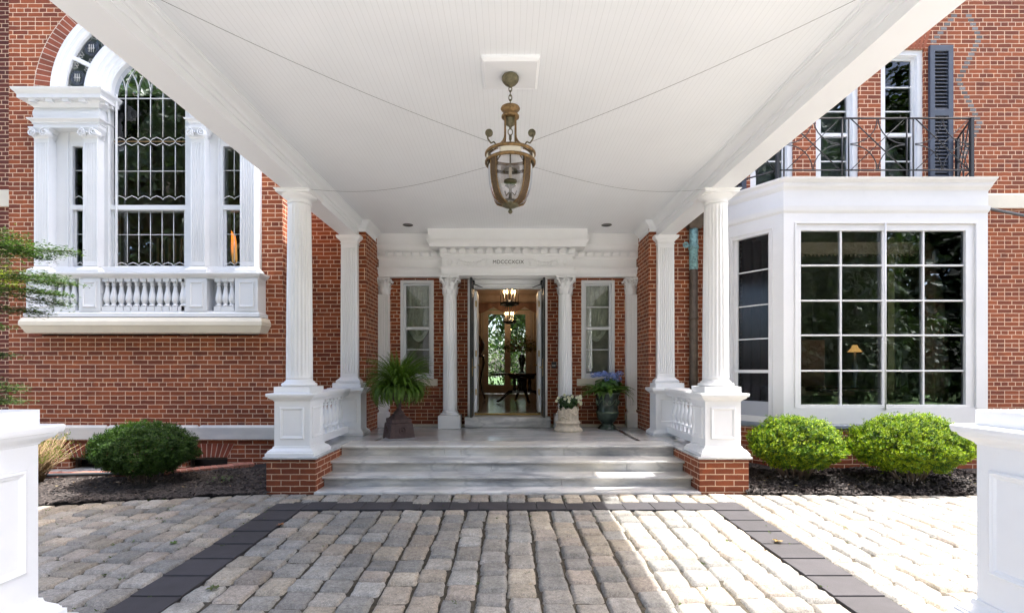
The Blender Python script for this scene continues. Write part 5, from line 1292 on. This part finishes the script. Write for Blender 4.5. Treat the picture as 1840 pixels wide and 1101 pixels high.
# ================================================================== PLANTERS
ux_, uy_ = -1.63, 7.42
U = thing('urn_planter', (ux_, uy_, P), 'rusty brown iron urn on a tapered square base left of the door', 'planter', rz=0)
def sqloft(mb, cx, cy, prof, rot):
    vs = []; fs = []
    for hw, z in prof:
        for k in range(4): a = rot+PI/4+k*PI/2; vs.append((cx+hw*1.4142*math.cos(a), cy+hw*1.4142*math.sin(a), z))
    for i in range(len(prof)-1):
        for j in range(4): a = i*4+j; b_ = i*4+(j+1) % 4; fs.append((a, b_, b_+4, a+4))
    fs.append((3, 2, 1, 0)); k = (len(prof)-1)*4; fs.append((k, k+1, k+2, k+3)); mb.add(vs, fs)
rot = math.radians(30)
mb = MB(); sqloft(mb, ux_, uy_, [(.19, P), (.185, P+.02), (.165, P+.20), (.155, P+.215), (.14, P+.22), (.15, P+.225), (.15, P+.275), (.12, P+.285), (.075, P+.33), (.07, P+.35)], rot)
for k in range(4):
    a = rot+k*PI/2-PI/2; o = Vector((math.cos(a), math.sin(a), 0)); c = Vector((ux_, uy_, P+.11))+o*.178; s_ = Vector((-o.y, o.x, 0))
    mb.tube([c+s_*.045*math.cos(q)+Vector((0, 0, .055*math.sin(q))) for q in [2*PI*i/14 for i in range(14)]], .008, 5, closed=True); mb.sphere(c, .02, 8, 6)
mb.build('plinth', 'rust', U)
mb = MB(); mb.lathe(ux_, uy_, [(.075, P+.35), (.08, P+.37), (.04, P+.40), (.03, P+.44), (.045, P+.47), (.03, P+.49), (.05, P+.52), (.10, P+.56), (.135, P+.63), (.13, P+.68), (.15, P+.72), (.165, P+.735), (.15, P+.735), (.12, P+.68)], 28, cap=False); mb.build('bowl', 'rust', U)
MB().lathe(ux_, uy_, [(.01, P+.70), (.12, P+.70)], 16).build('soil', 'soil', U)
# fern
fn = MB()
def frond(mb, base, az, el, L, droop, w_, col, npin=26, pw=.011):
    base = Vector(base); dh = Vector((math.cos(az), math.sin(az), 0)); side = Vector((-dh.y, dh.x, 0)); pts = []
    p = base.copy(); e = el
    for i in range(npin+1):
        pts.append(p.copy()); d = dh*math.cos(e)+Vector((0, 0, 1))*math.sin(e); p = p+d*(L/npin); e -= droop/npin*(0.5+1.2*i/npin)
    for i in range(1, npin):
        u = i/npin; d = (pts[i+1]-pts[i]).normalized(); up = side.cross(d); ln = w_*math.sin(PI*min(1, u*.92+.10))**.7*rnd(.85, 1.1)
        for s_ in (-1, 1):
            tip = pts[i]+(side*s_*.93+d*.35).normalized()*ln-up*ln*.25; k = rnd(.75, 1.2); c = tuple(v*k for v in col)
            a = pts[i]-d*pw*.5; b_ = pts[i]+d*pw*.5; m = pts[i].lerp(tip, .55)
            mb.add([a, b_, m+d*pw*.42, tip, m-d*pw*.42], [(0, 1, 2, 4), (4, 2, 3)], tint=c)
    mb.tube(pts[::3], .0018, 3, tint=tuple(v*.8 for v in col))
for i in range(600):
    az = rnd(0, 2*PI); g = rnd(.55, 1.4); c_ = (.10*g, .185*g, .02*g); b0_ = (ux_+.07*math.cos(az), uy_+.07*math.sin(az), P+.70)
    if i >= 430: frond(fn, b0_, az, rnd(.15, .85), rnd(.40, .52), rnd(2.5, 3.3), rnd(.024, .034), c_, 28, .012); continue
    el = .35+1.22*rnd(0, 1)**.7; frond(fn, b0_, az, el, (.34+.29*el/1.5)*rnd(.8, 1.18), rnd(.7, 2.6)*(1.65-el*.55), rnd(.022, .034), c_, 30, .012)
tag(fn.build('fern', 'leaf'), 'large bushy green fern spilling over the rusty brown urn', 'fern')
# white planter
wx, wy = 1.0, 8.17
W = thing('column_planter', (wx, wy, P), 'cream ceramic planter shaped like a broken fluted column', 'planter')
mb = MB(); nf = 16
def fl(a, k): return 1-.05*max(0, math.sin((a*nf/2) % PI))**.6 if 0 < k < 5 else 1
prof = [(.178, P+.155), (.172, P+.17), (.172, P+.22), (.170, P+.30), (.170, P+.36), (.172, P+.38), (.15, P+.375), (.145, P+.30)]
vs = []; N_ = 96; fs = []
for k, (r_, z) in enumerate(prof):
    for i in range(N_):
        a = 2*PI*i/N_; rr = r_*fl(a, k); zz = z+(.045*noise.noise(Vector((math.cos(a)*2, math.sin(a)*2, 4)))*2 if k in (4, 5, 6) else 0); vs.append((wx+rr*math.cos(a), wy+rr*math.sin(a), zz))
for k in range(len(prof)-1):
    for i in range(N_): fs.append((k*N_+i, k*N_+(i+1) % N_, (k+1)*N_+(i+1) % N_, (k+1)*N_+i))
mb.add(vs, fs, True)
for i in range(46):
    u = i/45; a = -PI/2-.9+u*2.0; zz = P+.20+.13*u+.03*math.sin(u*14); mb.sphere((wx+.175*math.cos(a), wy+.175*math.sin(a), zz), rnd(.009, .018), 6, 4)
mb.build('fluted_body', 'terra', W)
mb = MB(); mb.lathe(wx, wy, [(.235, P), (.235, P+.02), (.225, P+.04), (.205, P+.06), (.19, P+.09), (.185, P+.115), (.20, P+.125), (.205, P+.14), (.195, P+.155), (.17, P+.158)], 36); mb.build('base', 'terra', W)
MB().lathe(wx, wy, [(.01, P+.33), (.15, P+.33)], 16).build('soil', 'soil', W)
def leafblob(mb, c, rx, ry, rz, n_, s0, s1, cols, up=.0, shell=.55, zmin=None):
    c = Vector(c)
    for i in range(n_):
        while True:
            d = Vector((R.gauss(0, 1), R.gauss(0, 1), R.gauss(0, 1)))
            if d.length > .01: break
        d.normalize(); r_ = shell+(1-shell)*rnd(0, 1)**.5
        p = c+Vector((d.x*rx*r_, d.y*ry*r_, d.z*rz*r_))
        if zmin is not None and p.z < zmin: continue
        nrm = (d+Vector((rnd(-.7, .7), rnd(-.7, .7), rnd(-.4, .9)+up))).normalized(); t1 = nrm.cross(Vector((rnd(-1, 1), rnd(-1, 1), rnd(-1, 1)))).normalized(); t2 = nrm.cross(t1)
        s_ = rnd(s0, s1); k = rnd(.6, 1.3); col = tuple(v*k for v in R.choice(cols))
        mb.add([p-t1*s_, p-t2*s_*.55+nrm*s_*.12, p+t1*s_, p+t2*s_*.55+nrm*s_*.12], [(0, 1, 2), (0, 2, 3)], tint=col)
bg_ = MB(); leafblob(bg_, (wx, wy, P+.47), .18, .17, .12, 620, .018, .038, [(.035, .085, .018), (.05, .11, .025), (.025, .06, .015)], .3, .3)
for i in range(18):
    a = rnd(0, 2*PI); el = rnd(.1, 1.3); c = Vector((wx+.20*math.cos(a)*math.cos(el), wy+.18*math.sin(a)*math.cos(el), P+.48+.13*math.sin(el)))
    if i < 9: a = -PI/2+rnd(-1.5, 1.5); c = Vector((wx+.21*math.cos(a), wy+.18*math.sin(a), P+rnd(.44, .60)))
    for q in range(5):
        b_ = q*2*PI/5; o = Vector((math.cos(b_), rnd(-.5, -.2), math.sin(b_)))*.027; m = Vector((-o.z, 0, o.x))*.55; k = rnd(.85, 1.05)
        bg_.add([c, c+o*.6+m, c+o*1.1, c+o*.6-m], [(0, 1, 2, 3)], tint=(.78*k, .76*k, .62*k))
    bg_.sphere(c+Vector((0, -.006, 0)), .005, 5, 4, tint=(.6, .5, .1))
tag(bg_.build('begonia', 'leaf'), 'begonia with white blossoms and dark leaves in the cream planter', 'flowers')
# green urn
vx, vy = 1.70, 8.44
V = thing('glazed_urn', (vx, vy, P), 'tall dark green glazed urn with swag relief right of the door', 'planter')
mb = MB(); mb.lathe(vx, vy, [(.16, P), (.162, P+.015), (.15, P+.03), (.135, P+.05), (.10, P+.075), (.095, P+.09), (.11, P+.11), (.145, P+.15), (.175, P+.20), (.188, P+.25), (.190, P+.285), (.184, P+.30), (.180, P+.32), (.176, P+.40), (.182, P+.50), (.195, P+.56), (.212, P+.60), (.215, P+.615), (.205, P+.62), (.19, P+.615), (.18, P+.56)], 48, cap=False); mb.build('body', 'glaze', V)
mb = MB(); mb.lathe(vx, vy, torus_prof(.188, P+.275, P+.30, .006), 48); mb.lathe(vx, vy, torus_prof(.208, P+.595, P+.62, .008), 48)
for k in range(5):
    a0 = -PI/2-.55+k*2*PI/5; pts = [(vx+(.186)*math.cos(a0+1.1*i/14), vy+.186*math.sin(a0+1.1*i/14), P+.50-.09*math.sin(PI*i/14)) for i in range(15)]; mb.tube(pts, .009, 6)
    mb.sphere(pts[0], .02, 8, 6); mb.sphere((vx+.182*math.cos(a0+.55), vy+.182*math.sin(a0+.55), P+.46), .03, 8, 6, (1, .6, 1.3)); mb.sphere((vx+.182*math.cos(a0), vy+.182*math.sin(a0), P+.45), .014, 8, 6, (1, 1, 3))
mb.build('swag_relief', 'glaze_l', V); MB().lathe(vx, vy, [(.01, P+.58), (.185, P+.58)], 16).build('soil', 'soil', V)
hy = MB(); leafblob(hy, (vx+.0, vy-.02, P+.74), .24, .18, .12, 420, .03, .055, [(.055, .13, .025), (.08, .18, .035)], .3, .2)
for i in range(12):
    c = Vector((vx-.22+.44*((i*5) % 12)/11+rnd(-.02, .02), vy+rnd(-.16, .08), P+.82+rnd(0, .13)))
    for q in range(70):
        d = Vector((R.gauss(0, 1), R.gauss(0, 1), R.gauss(0, 1))).normalized(); p = c+Vector((d.x*.065, d.y*.06, d.z*.045)); t1 = d.cross(Vector((rnd(-1, 1), rnd(-1, 1), 1))).normalized(); t2 = d.cross(t1); s_ = .0125; k = rnd(.75, 1.2)
        hy.add([p-t1*s_, p-t2*s_, p+t1*s_, p+t2*s_], [(0, 1, 2, 3)], tint=(.22*k, .30*k, .72*k))
tag(hy.build('hydrangea', 'leaf'), 'blue hydrangea heads rising from the tall green urn', 'flowers')
sp_ = MB()
for i in range(85):
    az = rnd(0, 2*PI); g = rnd(.6, 1.3)
    if i < 40: az = R.choice((0, PI))+rnd(-.9, .9)
    frond(sp_, (vx+.10*math.cos(az), vy+.08*math.sin(az), P+.62), az, rnd(.1, .8), rnd(.25, .42)*(1 if abs(math.cos(az)) > .5 or math.sin(az) < 0 else .5), rnd(.8, 1.6), rnd(.03, .045), (.12*g, .22*g, .035*g), 18, .014)
tag(sp_.build('asparagus_fern', 'leaf'), 'feathery light green fern around the rim of the tall green urn', 'fern')

# ================================================================== SHRUBS
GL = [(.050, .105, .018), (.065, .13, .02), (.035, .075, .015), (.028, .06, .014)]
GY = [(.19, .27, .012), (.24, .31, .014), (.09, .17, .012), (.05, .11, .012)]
def boxwood(cx, cy, cz, rx, ry, rz, n_, cols, label, s0=.011, s1=.019, tips=None):
    t_ = thing('boxwood_shrub', (cx, cy, .05), label, 'shrub'); mb = MB(); c = Vector((cx, cy, cz))
    # surface bumps: clusters of sprigs
    for i in range(n_):
        d = Vector((R.gauss(0, 1), R.gauss(0, 1), R.gauss(0, 1))).normalized()
        if d.z < -.75: continue
        if noise.noise(Vector((d.x*5+cx*3, d.y*5, d.z*5))) < -.33 and R.random() < .8: continue
        bmp = 1+.13*noise.noise(Vector((d.x*2.6+cx, d.y*2.6, d.z*2.6)))+.14*noise.noise(Vector((d.x*8, d.y*8+cx, d.z*8)))+(rnd(.05, .16) if R.random() < .035 else 0)
        r_ = bmp*(1-.26*rnd(0, 1)**1.6)
        fz = 1 if d.z > 0 else .85
        p = c+Vector((d.x*rx*r_*(1 if d.z > 0 else (1+.35*d.z)), d.y*ry*r_*(1 if d.z > 0 else (1+.35*d.z)), d.z*rz*r_*fz))
        ax = (d*1.0+Vector((rnd(-.6, .6), rnd(-.6, .6), rnd(-.1, .9)))).normalized()
        out = r_/bmp
        kk = rnd(.75, 1.25)
        base = R.choice(cols) if out > .93 or R.random() < .45 else R.choice(GL)
        for q in range(5):
            a = q*2.4+rnd(0, 1); u = ax.cross(Vector((.3, .5, .8))).normalized(); v = ax.cross(u); o = (u*math.cos(a)+v*math.sin(a)); s_ = rnd(s0, s1); b_ = p+ax*(q*.006)
            tip = b_+(o*.8+ax*.55)*s_*1.5; sd = ax.cross(o).normalized()*s_*.42; m = b_.lerp(tip, .5)
            k = kk*rnd(.85, 1.15); mb.add([b_, m-sd, tip, m+sd], [(0, 1, 2), (0, 2, 3)], tint=tuple(w_*k for w_ in base))
    mb.build('foliage', 'leaf_box', t_); st_ = MB()
    for i in range(26):
        a = rnd(0, 2*PI); r_ = rnd(.45, .8); e = Vector((cx+rx*r_*math.cos(a), cy+ry*r_*math.sin(a), cz+rnd(-.3, .5)*rz)); b_ = Vector((cx+.12*math.cos(a), cy+.08*math.sin(a), .03))
        st_.tube([b_, b_.lerp(e, .5)+Vector((0, 0, .03)), e], [.010, .007, .003], 5, tint=(.13, .10, .075))
    st_.build('stems', 'twig', t_)
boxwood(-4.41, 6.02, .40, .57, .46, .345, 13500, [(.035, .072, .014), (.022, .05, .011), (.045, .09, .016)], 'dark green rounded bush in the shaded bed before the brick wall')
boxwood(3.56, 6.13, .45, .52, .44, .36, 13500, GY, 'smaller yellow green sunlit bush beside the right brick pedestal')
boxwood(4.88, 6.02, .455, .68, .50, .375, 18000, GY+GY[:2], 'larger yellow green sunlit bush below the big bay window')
# dry shrub
dsb = thing('dry_shrub', (-5.55, 5.85, .03), 'straw coloured bare twiggy shrub behind the left white pedestal', 'shrub'); mb = MB(); lf = MB()
for i in range(420):
    x0, y0 = -5.76+rnd(-.12, .12), 5.9+rnd(-.12, .12); a = rnd(-.5, 1.25); dx = .45*math.sin(a)*rnd(.5, 1.1); dy = rnd(-.25, .25); hh = rnd(.30, .60)
    p0 = Vector((x0, y0, .04)); p2 = Vector((x0+dx, y0+dy, .04+hh)); p1 = p0.lerp(p2, .5)+Vector((rnd(-.04, .04), rnd(-.04, .04), rnd(.0, .06))); k = rnd(.7, 1.25)
    mb.tube([p0, p1, p2], [.004, .0035, .002], 3, tint=(.30*k, .21*k, .11*k))
    if rnd(0, 1) < .6:
        for q in range(5):
            p = p2+Vector((rnd(-.03, .03), rnd(-.03, .03), rnd(-.05, .03))); g = rnd(.7, 1.3); lf.add([p, p+Vector((.012, .004, .004)), p+Vector((.006, 0, .018))], [(0, 1, 2)], tint=(.22*g, .30*g, .05*g))
mb.build('twigs', 'twig', dsb); lf.build('leaves', 'leaf', dsb)
# maple tree on the left
TR = thing('maple_tree', (-6.0, 5.0, 0), 'small leafed tree whose layered green branches reach in at the left edge', 'tree'); tk = MB(); fo_ = MB()
tk.tube([(-6.0, 5.0, -.05), (-5.95, 5.0, 1.0), (-6.05, 5.05, 2.0), (-6.0, 5.0, 3.4)], [.07, .06, .05, .03], 8)
def TX(px, Y): return (px-912)*Y/890
def TZ(py, Y): return 1.4+(665-py)*Y/890
pads = [((-50, 470), (60, 440), 34), ((-40, 470), (134, 452), 22), ((-20, 500), (110, 500), 24), ((-10, 505), (138, 512), 14), ((-20, 520), (90, 545), 26), ((-40, 470), (30, 420), 26), ((-30, 560), (60, 560), 18), ((-20, 640), (26, 640), 16), ((-30, 690), (48, 700), 22), ((-30, 720), (50, 722), 14), ((-30, 580), (20, 592), 14), ((0, 430), (95, 470), 18), ((10, 520), (140, 535), 12)]
for k, ((xa, ya), (xb, yb_), hh) in enumerate(pads):
    Yq = 4.9+.15*((k*7) % 5-2); a = Vector((TX(xa, Yq)-.3, Yq, TZ(ya, Yq))); b_ = Vector((TX(xb, Yq), Yq+rnd(-.2, .2), TZ(yb_, Yq)))
    mid = a.lerp(b_, .5)+Vector((0, 0, .04)); tk.tube([Vector((-6.0, 5.0, min(3.2, a.z*.75))), a, mid, b_], [.02, .012, .007, .003], 5)
    nt_ = int((b_-a).length/.0011)
    for i in range(nt_):
        u = rnd(0, 1)**.8; c = (a.lerp(mid, u*2) if u < .5 else mid.lerp(b_, u*2-1)); tp = 1-.6*u
        c = c+Vector((R.gauss(0, .06), R.gauss(0, .16)*tp, R.gauss(0, .42)*hh*.0055*tp)); g = rnd(.6, 1.3)
        col = R.choice([(.038, .08, .018), (.055, .11, .022), (.028, .06, .014), (.08, .14, .027)])
        if k in (2, 3) and xa < 0 and u < .45: col = (.30, .38, .03)  # patch of sunlight put into the leaf colour
        for q in range(4):
            an = rnd(0, 6.28); s_ = rnd(.011, .022); d = Vector((math.cos(an), math.sin(an), rnd(-.35, .35))); sd = d.cross(Vector((rnd(-.4, .4), rnd(-.6, .2), 1))).normalized()*.38
            fo_.add([c, c+(d*.5+sd)*s_, c+d*s_*1.2, c+(d*.5-sd)*s_], [(0, 1, 2, 3)], tint=tuple(v*g for v in col)); c = c+d*s_*.9
tk.build('trunk', 'bark', TR); fo_.build('crown', 'leaf', TR)
# weed + fallen leaves
wd = MB()
for i in range(60):
    c = Vector((-3.42+R.gauss(0, .07), 5.98+R.gauss(0, .05), .07+rnd(0, .05))); a = rnd(0, 6.28); s_ = rnd(.015, .03); d = Vector((math.cos(a), math.sin(a), .3))*s_; sd = Vector((-d.y, d.x, 0))*.4
    wd.add([c, c+d*.5+sd, c+d, c+d*.5-sd], [(0, 1, 2, 3)], tint=(.05, .12, .02))
tag(wd.build('weed', 'leaf'), 'low green weed on the mulch left of the brick pedestal', 'plant')
def fallen(px, py, s_, col, lab):
    Y = 1.45*890/(py-665); x = (px-912)*Y/890; z = gz(Y)+.008; mb = MB(); vs = [(x, Y, z+.006)]; n_ = 15
    for i in range(n_): a = 2*PI*i/n_; r_ = s_*(1 if i % 3 else 1.5)*(.75 if i % 3 == 1 else 1); vs.append((x+r_*math.cos(a), Y+r_*math.sin(a), z+rnd(0, .02)))
    mb.add(vs, [(0, i+1, (i+1) % n_+1) for i in range(n_)], tint=col); tag(mb.build('fallen_leaf', 'leaf'), lab, 'leaf')
fallen(383, 1057, .032, (.10, .12, .03), 'curled green leaf lying on the cobbles in the left foreground')
fallen(504, 949, .028, (.30, .13, .06), 'dry reddish brown leaf beside the left dark border')
fallen(1398, 977, .030, (.30, .19, .07), 'dry tan leaf on the dark border at the right')
lt = MB()
for i in range(150):
    x = rnd(-5.3, -2.85) if i < 70 else rnd(2.85, 5.6); y = rnd(5.68, 6.6) if i < 70 else rnd(5.62, 6.3); c = Vector((x, y, .06 if i < 70 else .085)); a = rnd(0, 6.28); s_ = rnd(.008, .02); d = Vector((math.cos(a), math.sin(a), rnd(-.1, .3)))*s_; sd = Vector((-d.y, d.x, rnd(-.005, .005)))*.5
    lt.add([c-d, c+sd, c+d, c-sd], [(0, 1, 2, 3)], tint=R.choice([(.30, .20, .09), (.22, .12, .05), (.35, .28, .15), (.14, .13, .04)]))
tag(lt.build('leaf_litter', 'leaf'), 'dry tan leaf litter scattered over the mulch beds', 'leaves', kind='stuff')
fallen(311, 980, .026, (.10, .16, .03), 'small green leaf on the cobbles left of the dark border')

# ================================================================== GARDEN BEHIND, TREES IN FRONT
tag(MB().quad((-40, 16.9, .5), (40, 16.9, .5), (40, 70, .5), (-40, 70, .5)).build('lawn', 'grass'), kind='structure')
def tree(x, y, zb_, h, r_, n_, label, s0, s1, cols, grp):
    t_ = thing('garden_tree', (x, y, zb_), label, 'tree', grp); mb = MB()
    mb.tube([(x, y, zb_), (x+.1, y, zb_+h*.3), (x-.05, y+.1, zb_+h*.6)], [.22, .17, .09], 8)
    cl = []
    for i in range(16):
        a = rnd(0, 6.28); rr = r_*rnd(.2, .8); c = Vector((x+rr*math.cos(a), y+rr*math.sin(a), zb_+h*rnd(.25, .95))); cl.append(c); mb.tube([(x, y, zb_+h*.3), Vector((x, y, zb_+h*.5)).lerp(c, .6), c], [.07, .04, .02], 5)
    mb.build('trunk', 'bark', t_); f_ = MB()
    for c in cl: leafblob(f_, c, r_*.42, r_*.42, h*.13, n_//16, s0, s1, cols, .2, .25)
    f_.build('crown', 'leaf', t_)
GC = [(.055, .095, .03), (.08, .13, .035), (.035, .065, .02), (.11, .17, .045)]
tree(-1.5, 24, .5, 8, 2.8, 5200, 'leafy tree left of centre seen through the garden doors', .08, .16, GC, 'trees beyond the garden doors')
tree(1.4, 22.5, .5, 7, 2.4, 5200, 'leafy tree right of centre seen through the garden doors', .07, .15, GC, 'trees beyond the garden doors')
tree(.2, 30, .5, 9, 4.0, 5200, 'farther tree filling the gap beyond the garden doors', .1, .2, GC, 'trees beyond the garden doors')
GD = [(.032, .055, .016), (.045, .08, .022), (.02, .038, .012)]
def hedge(x0, x1, y, h, z, n_, lab, cols, s0, s1):
    mb = MB(); cnt = max(2, int((x1-x0)/2.2))
    for k in range(cnt): leafblob(mb, (x0+(x1-x0)*(k+.5)/cnt, y+rnd(-.3, .3), z+h*.45), 1.7, .9, h*rnd(.5, .62), n_//cnt, s0, s1, cols, .2, .3)
    tag(mb.build('hedge', 'leaf'), lab, 'hedge')
hedge(-5, 5, 20.0, 2.2, .5, 5000, 'low bright hedge across the lawn beyond the garden doors', GC, .05, .11)
hedge(-26, 28, -15, 5.0, -.3, 30000, 'tall dark hedge across the drive mirrored in the bay window', GD, .14, .26)
for i, (x, y, h, r_) in enumerate(((-22, -18, 24, 6), (-11, -20, 27, 6.5), (0, -22, 27, 7), (11, -20, 26, 6.5), (22, -18, 24, 6))):
    tree(x, y, -.4, h, r_, 9000, '%s of the tall dark trees across the drive mirrored in the windows' % ('leftmost', 'second from the left', 'middle', 'second from the right', 'rightmost')[i], .14, .26, GD, 'trees across the drive')

wd2 = MB()
for k in range(26): leafblob(wd2, (-40+80*(k % 13)/12+rnd(-1, 1), -31-rnd(0, 4), 6+15*(k//13)+rnd(-1, 2)), 5.0, 2.0, 11.0, 2200, .5, .8, GD, .1, .1)
tag(wd2.build('far_woodland', 'leaf'), 'dark mass of woodland far across the drive seen only as reflections', 'woodland', kind='stuff')
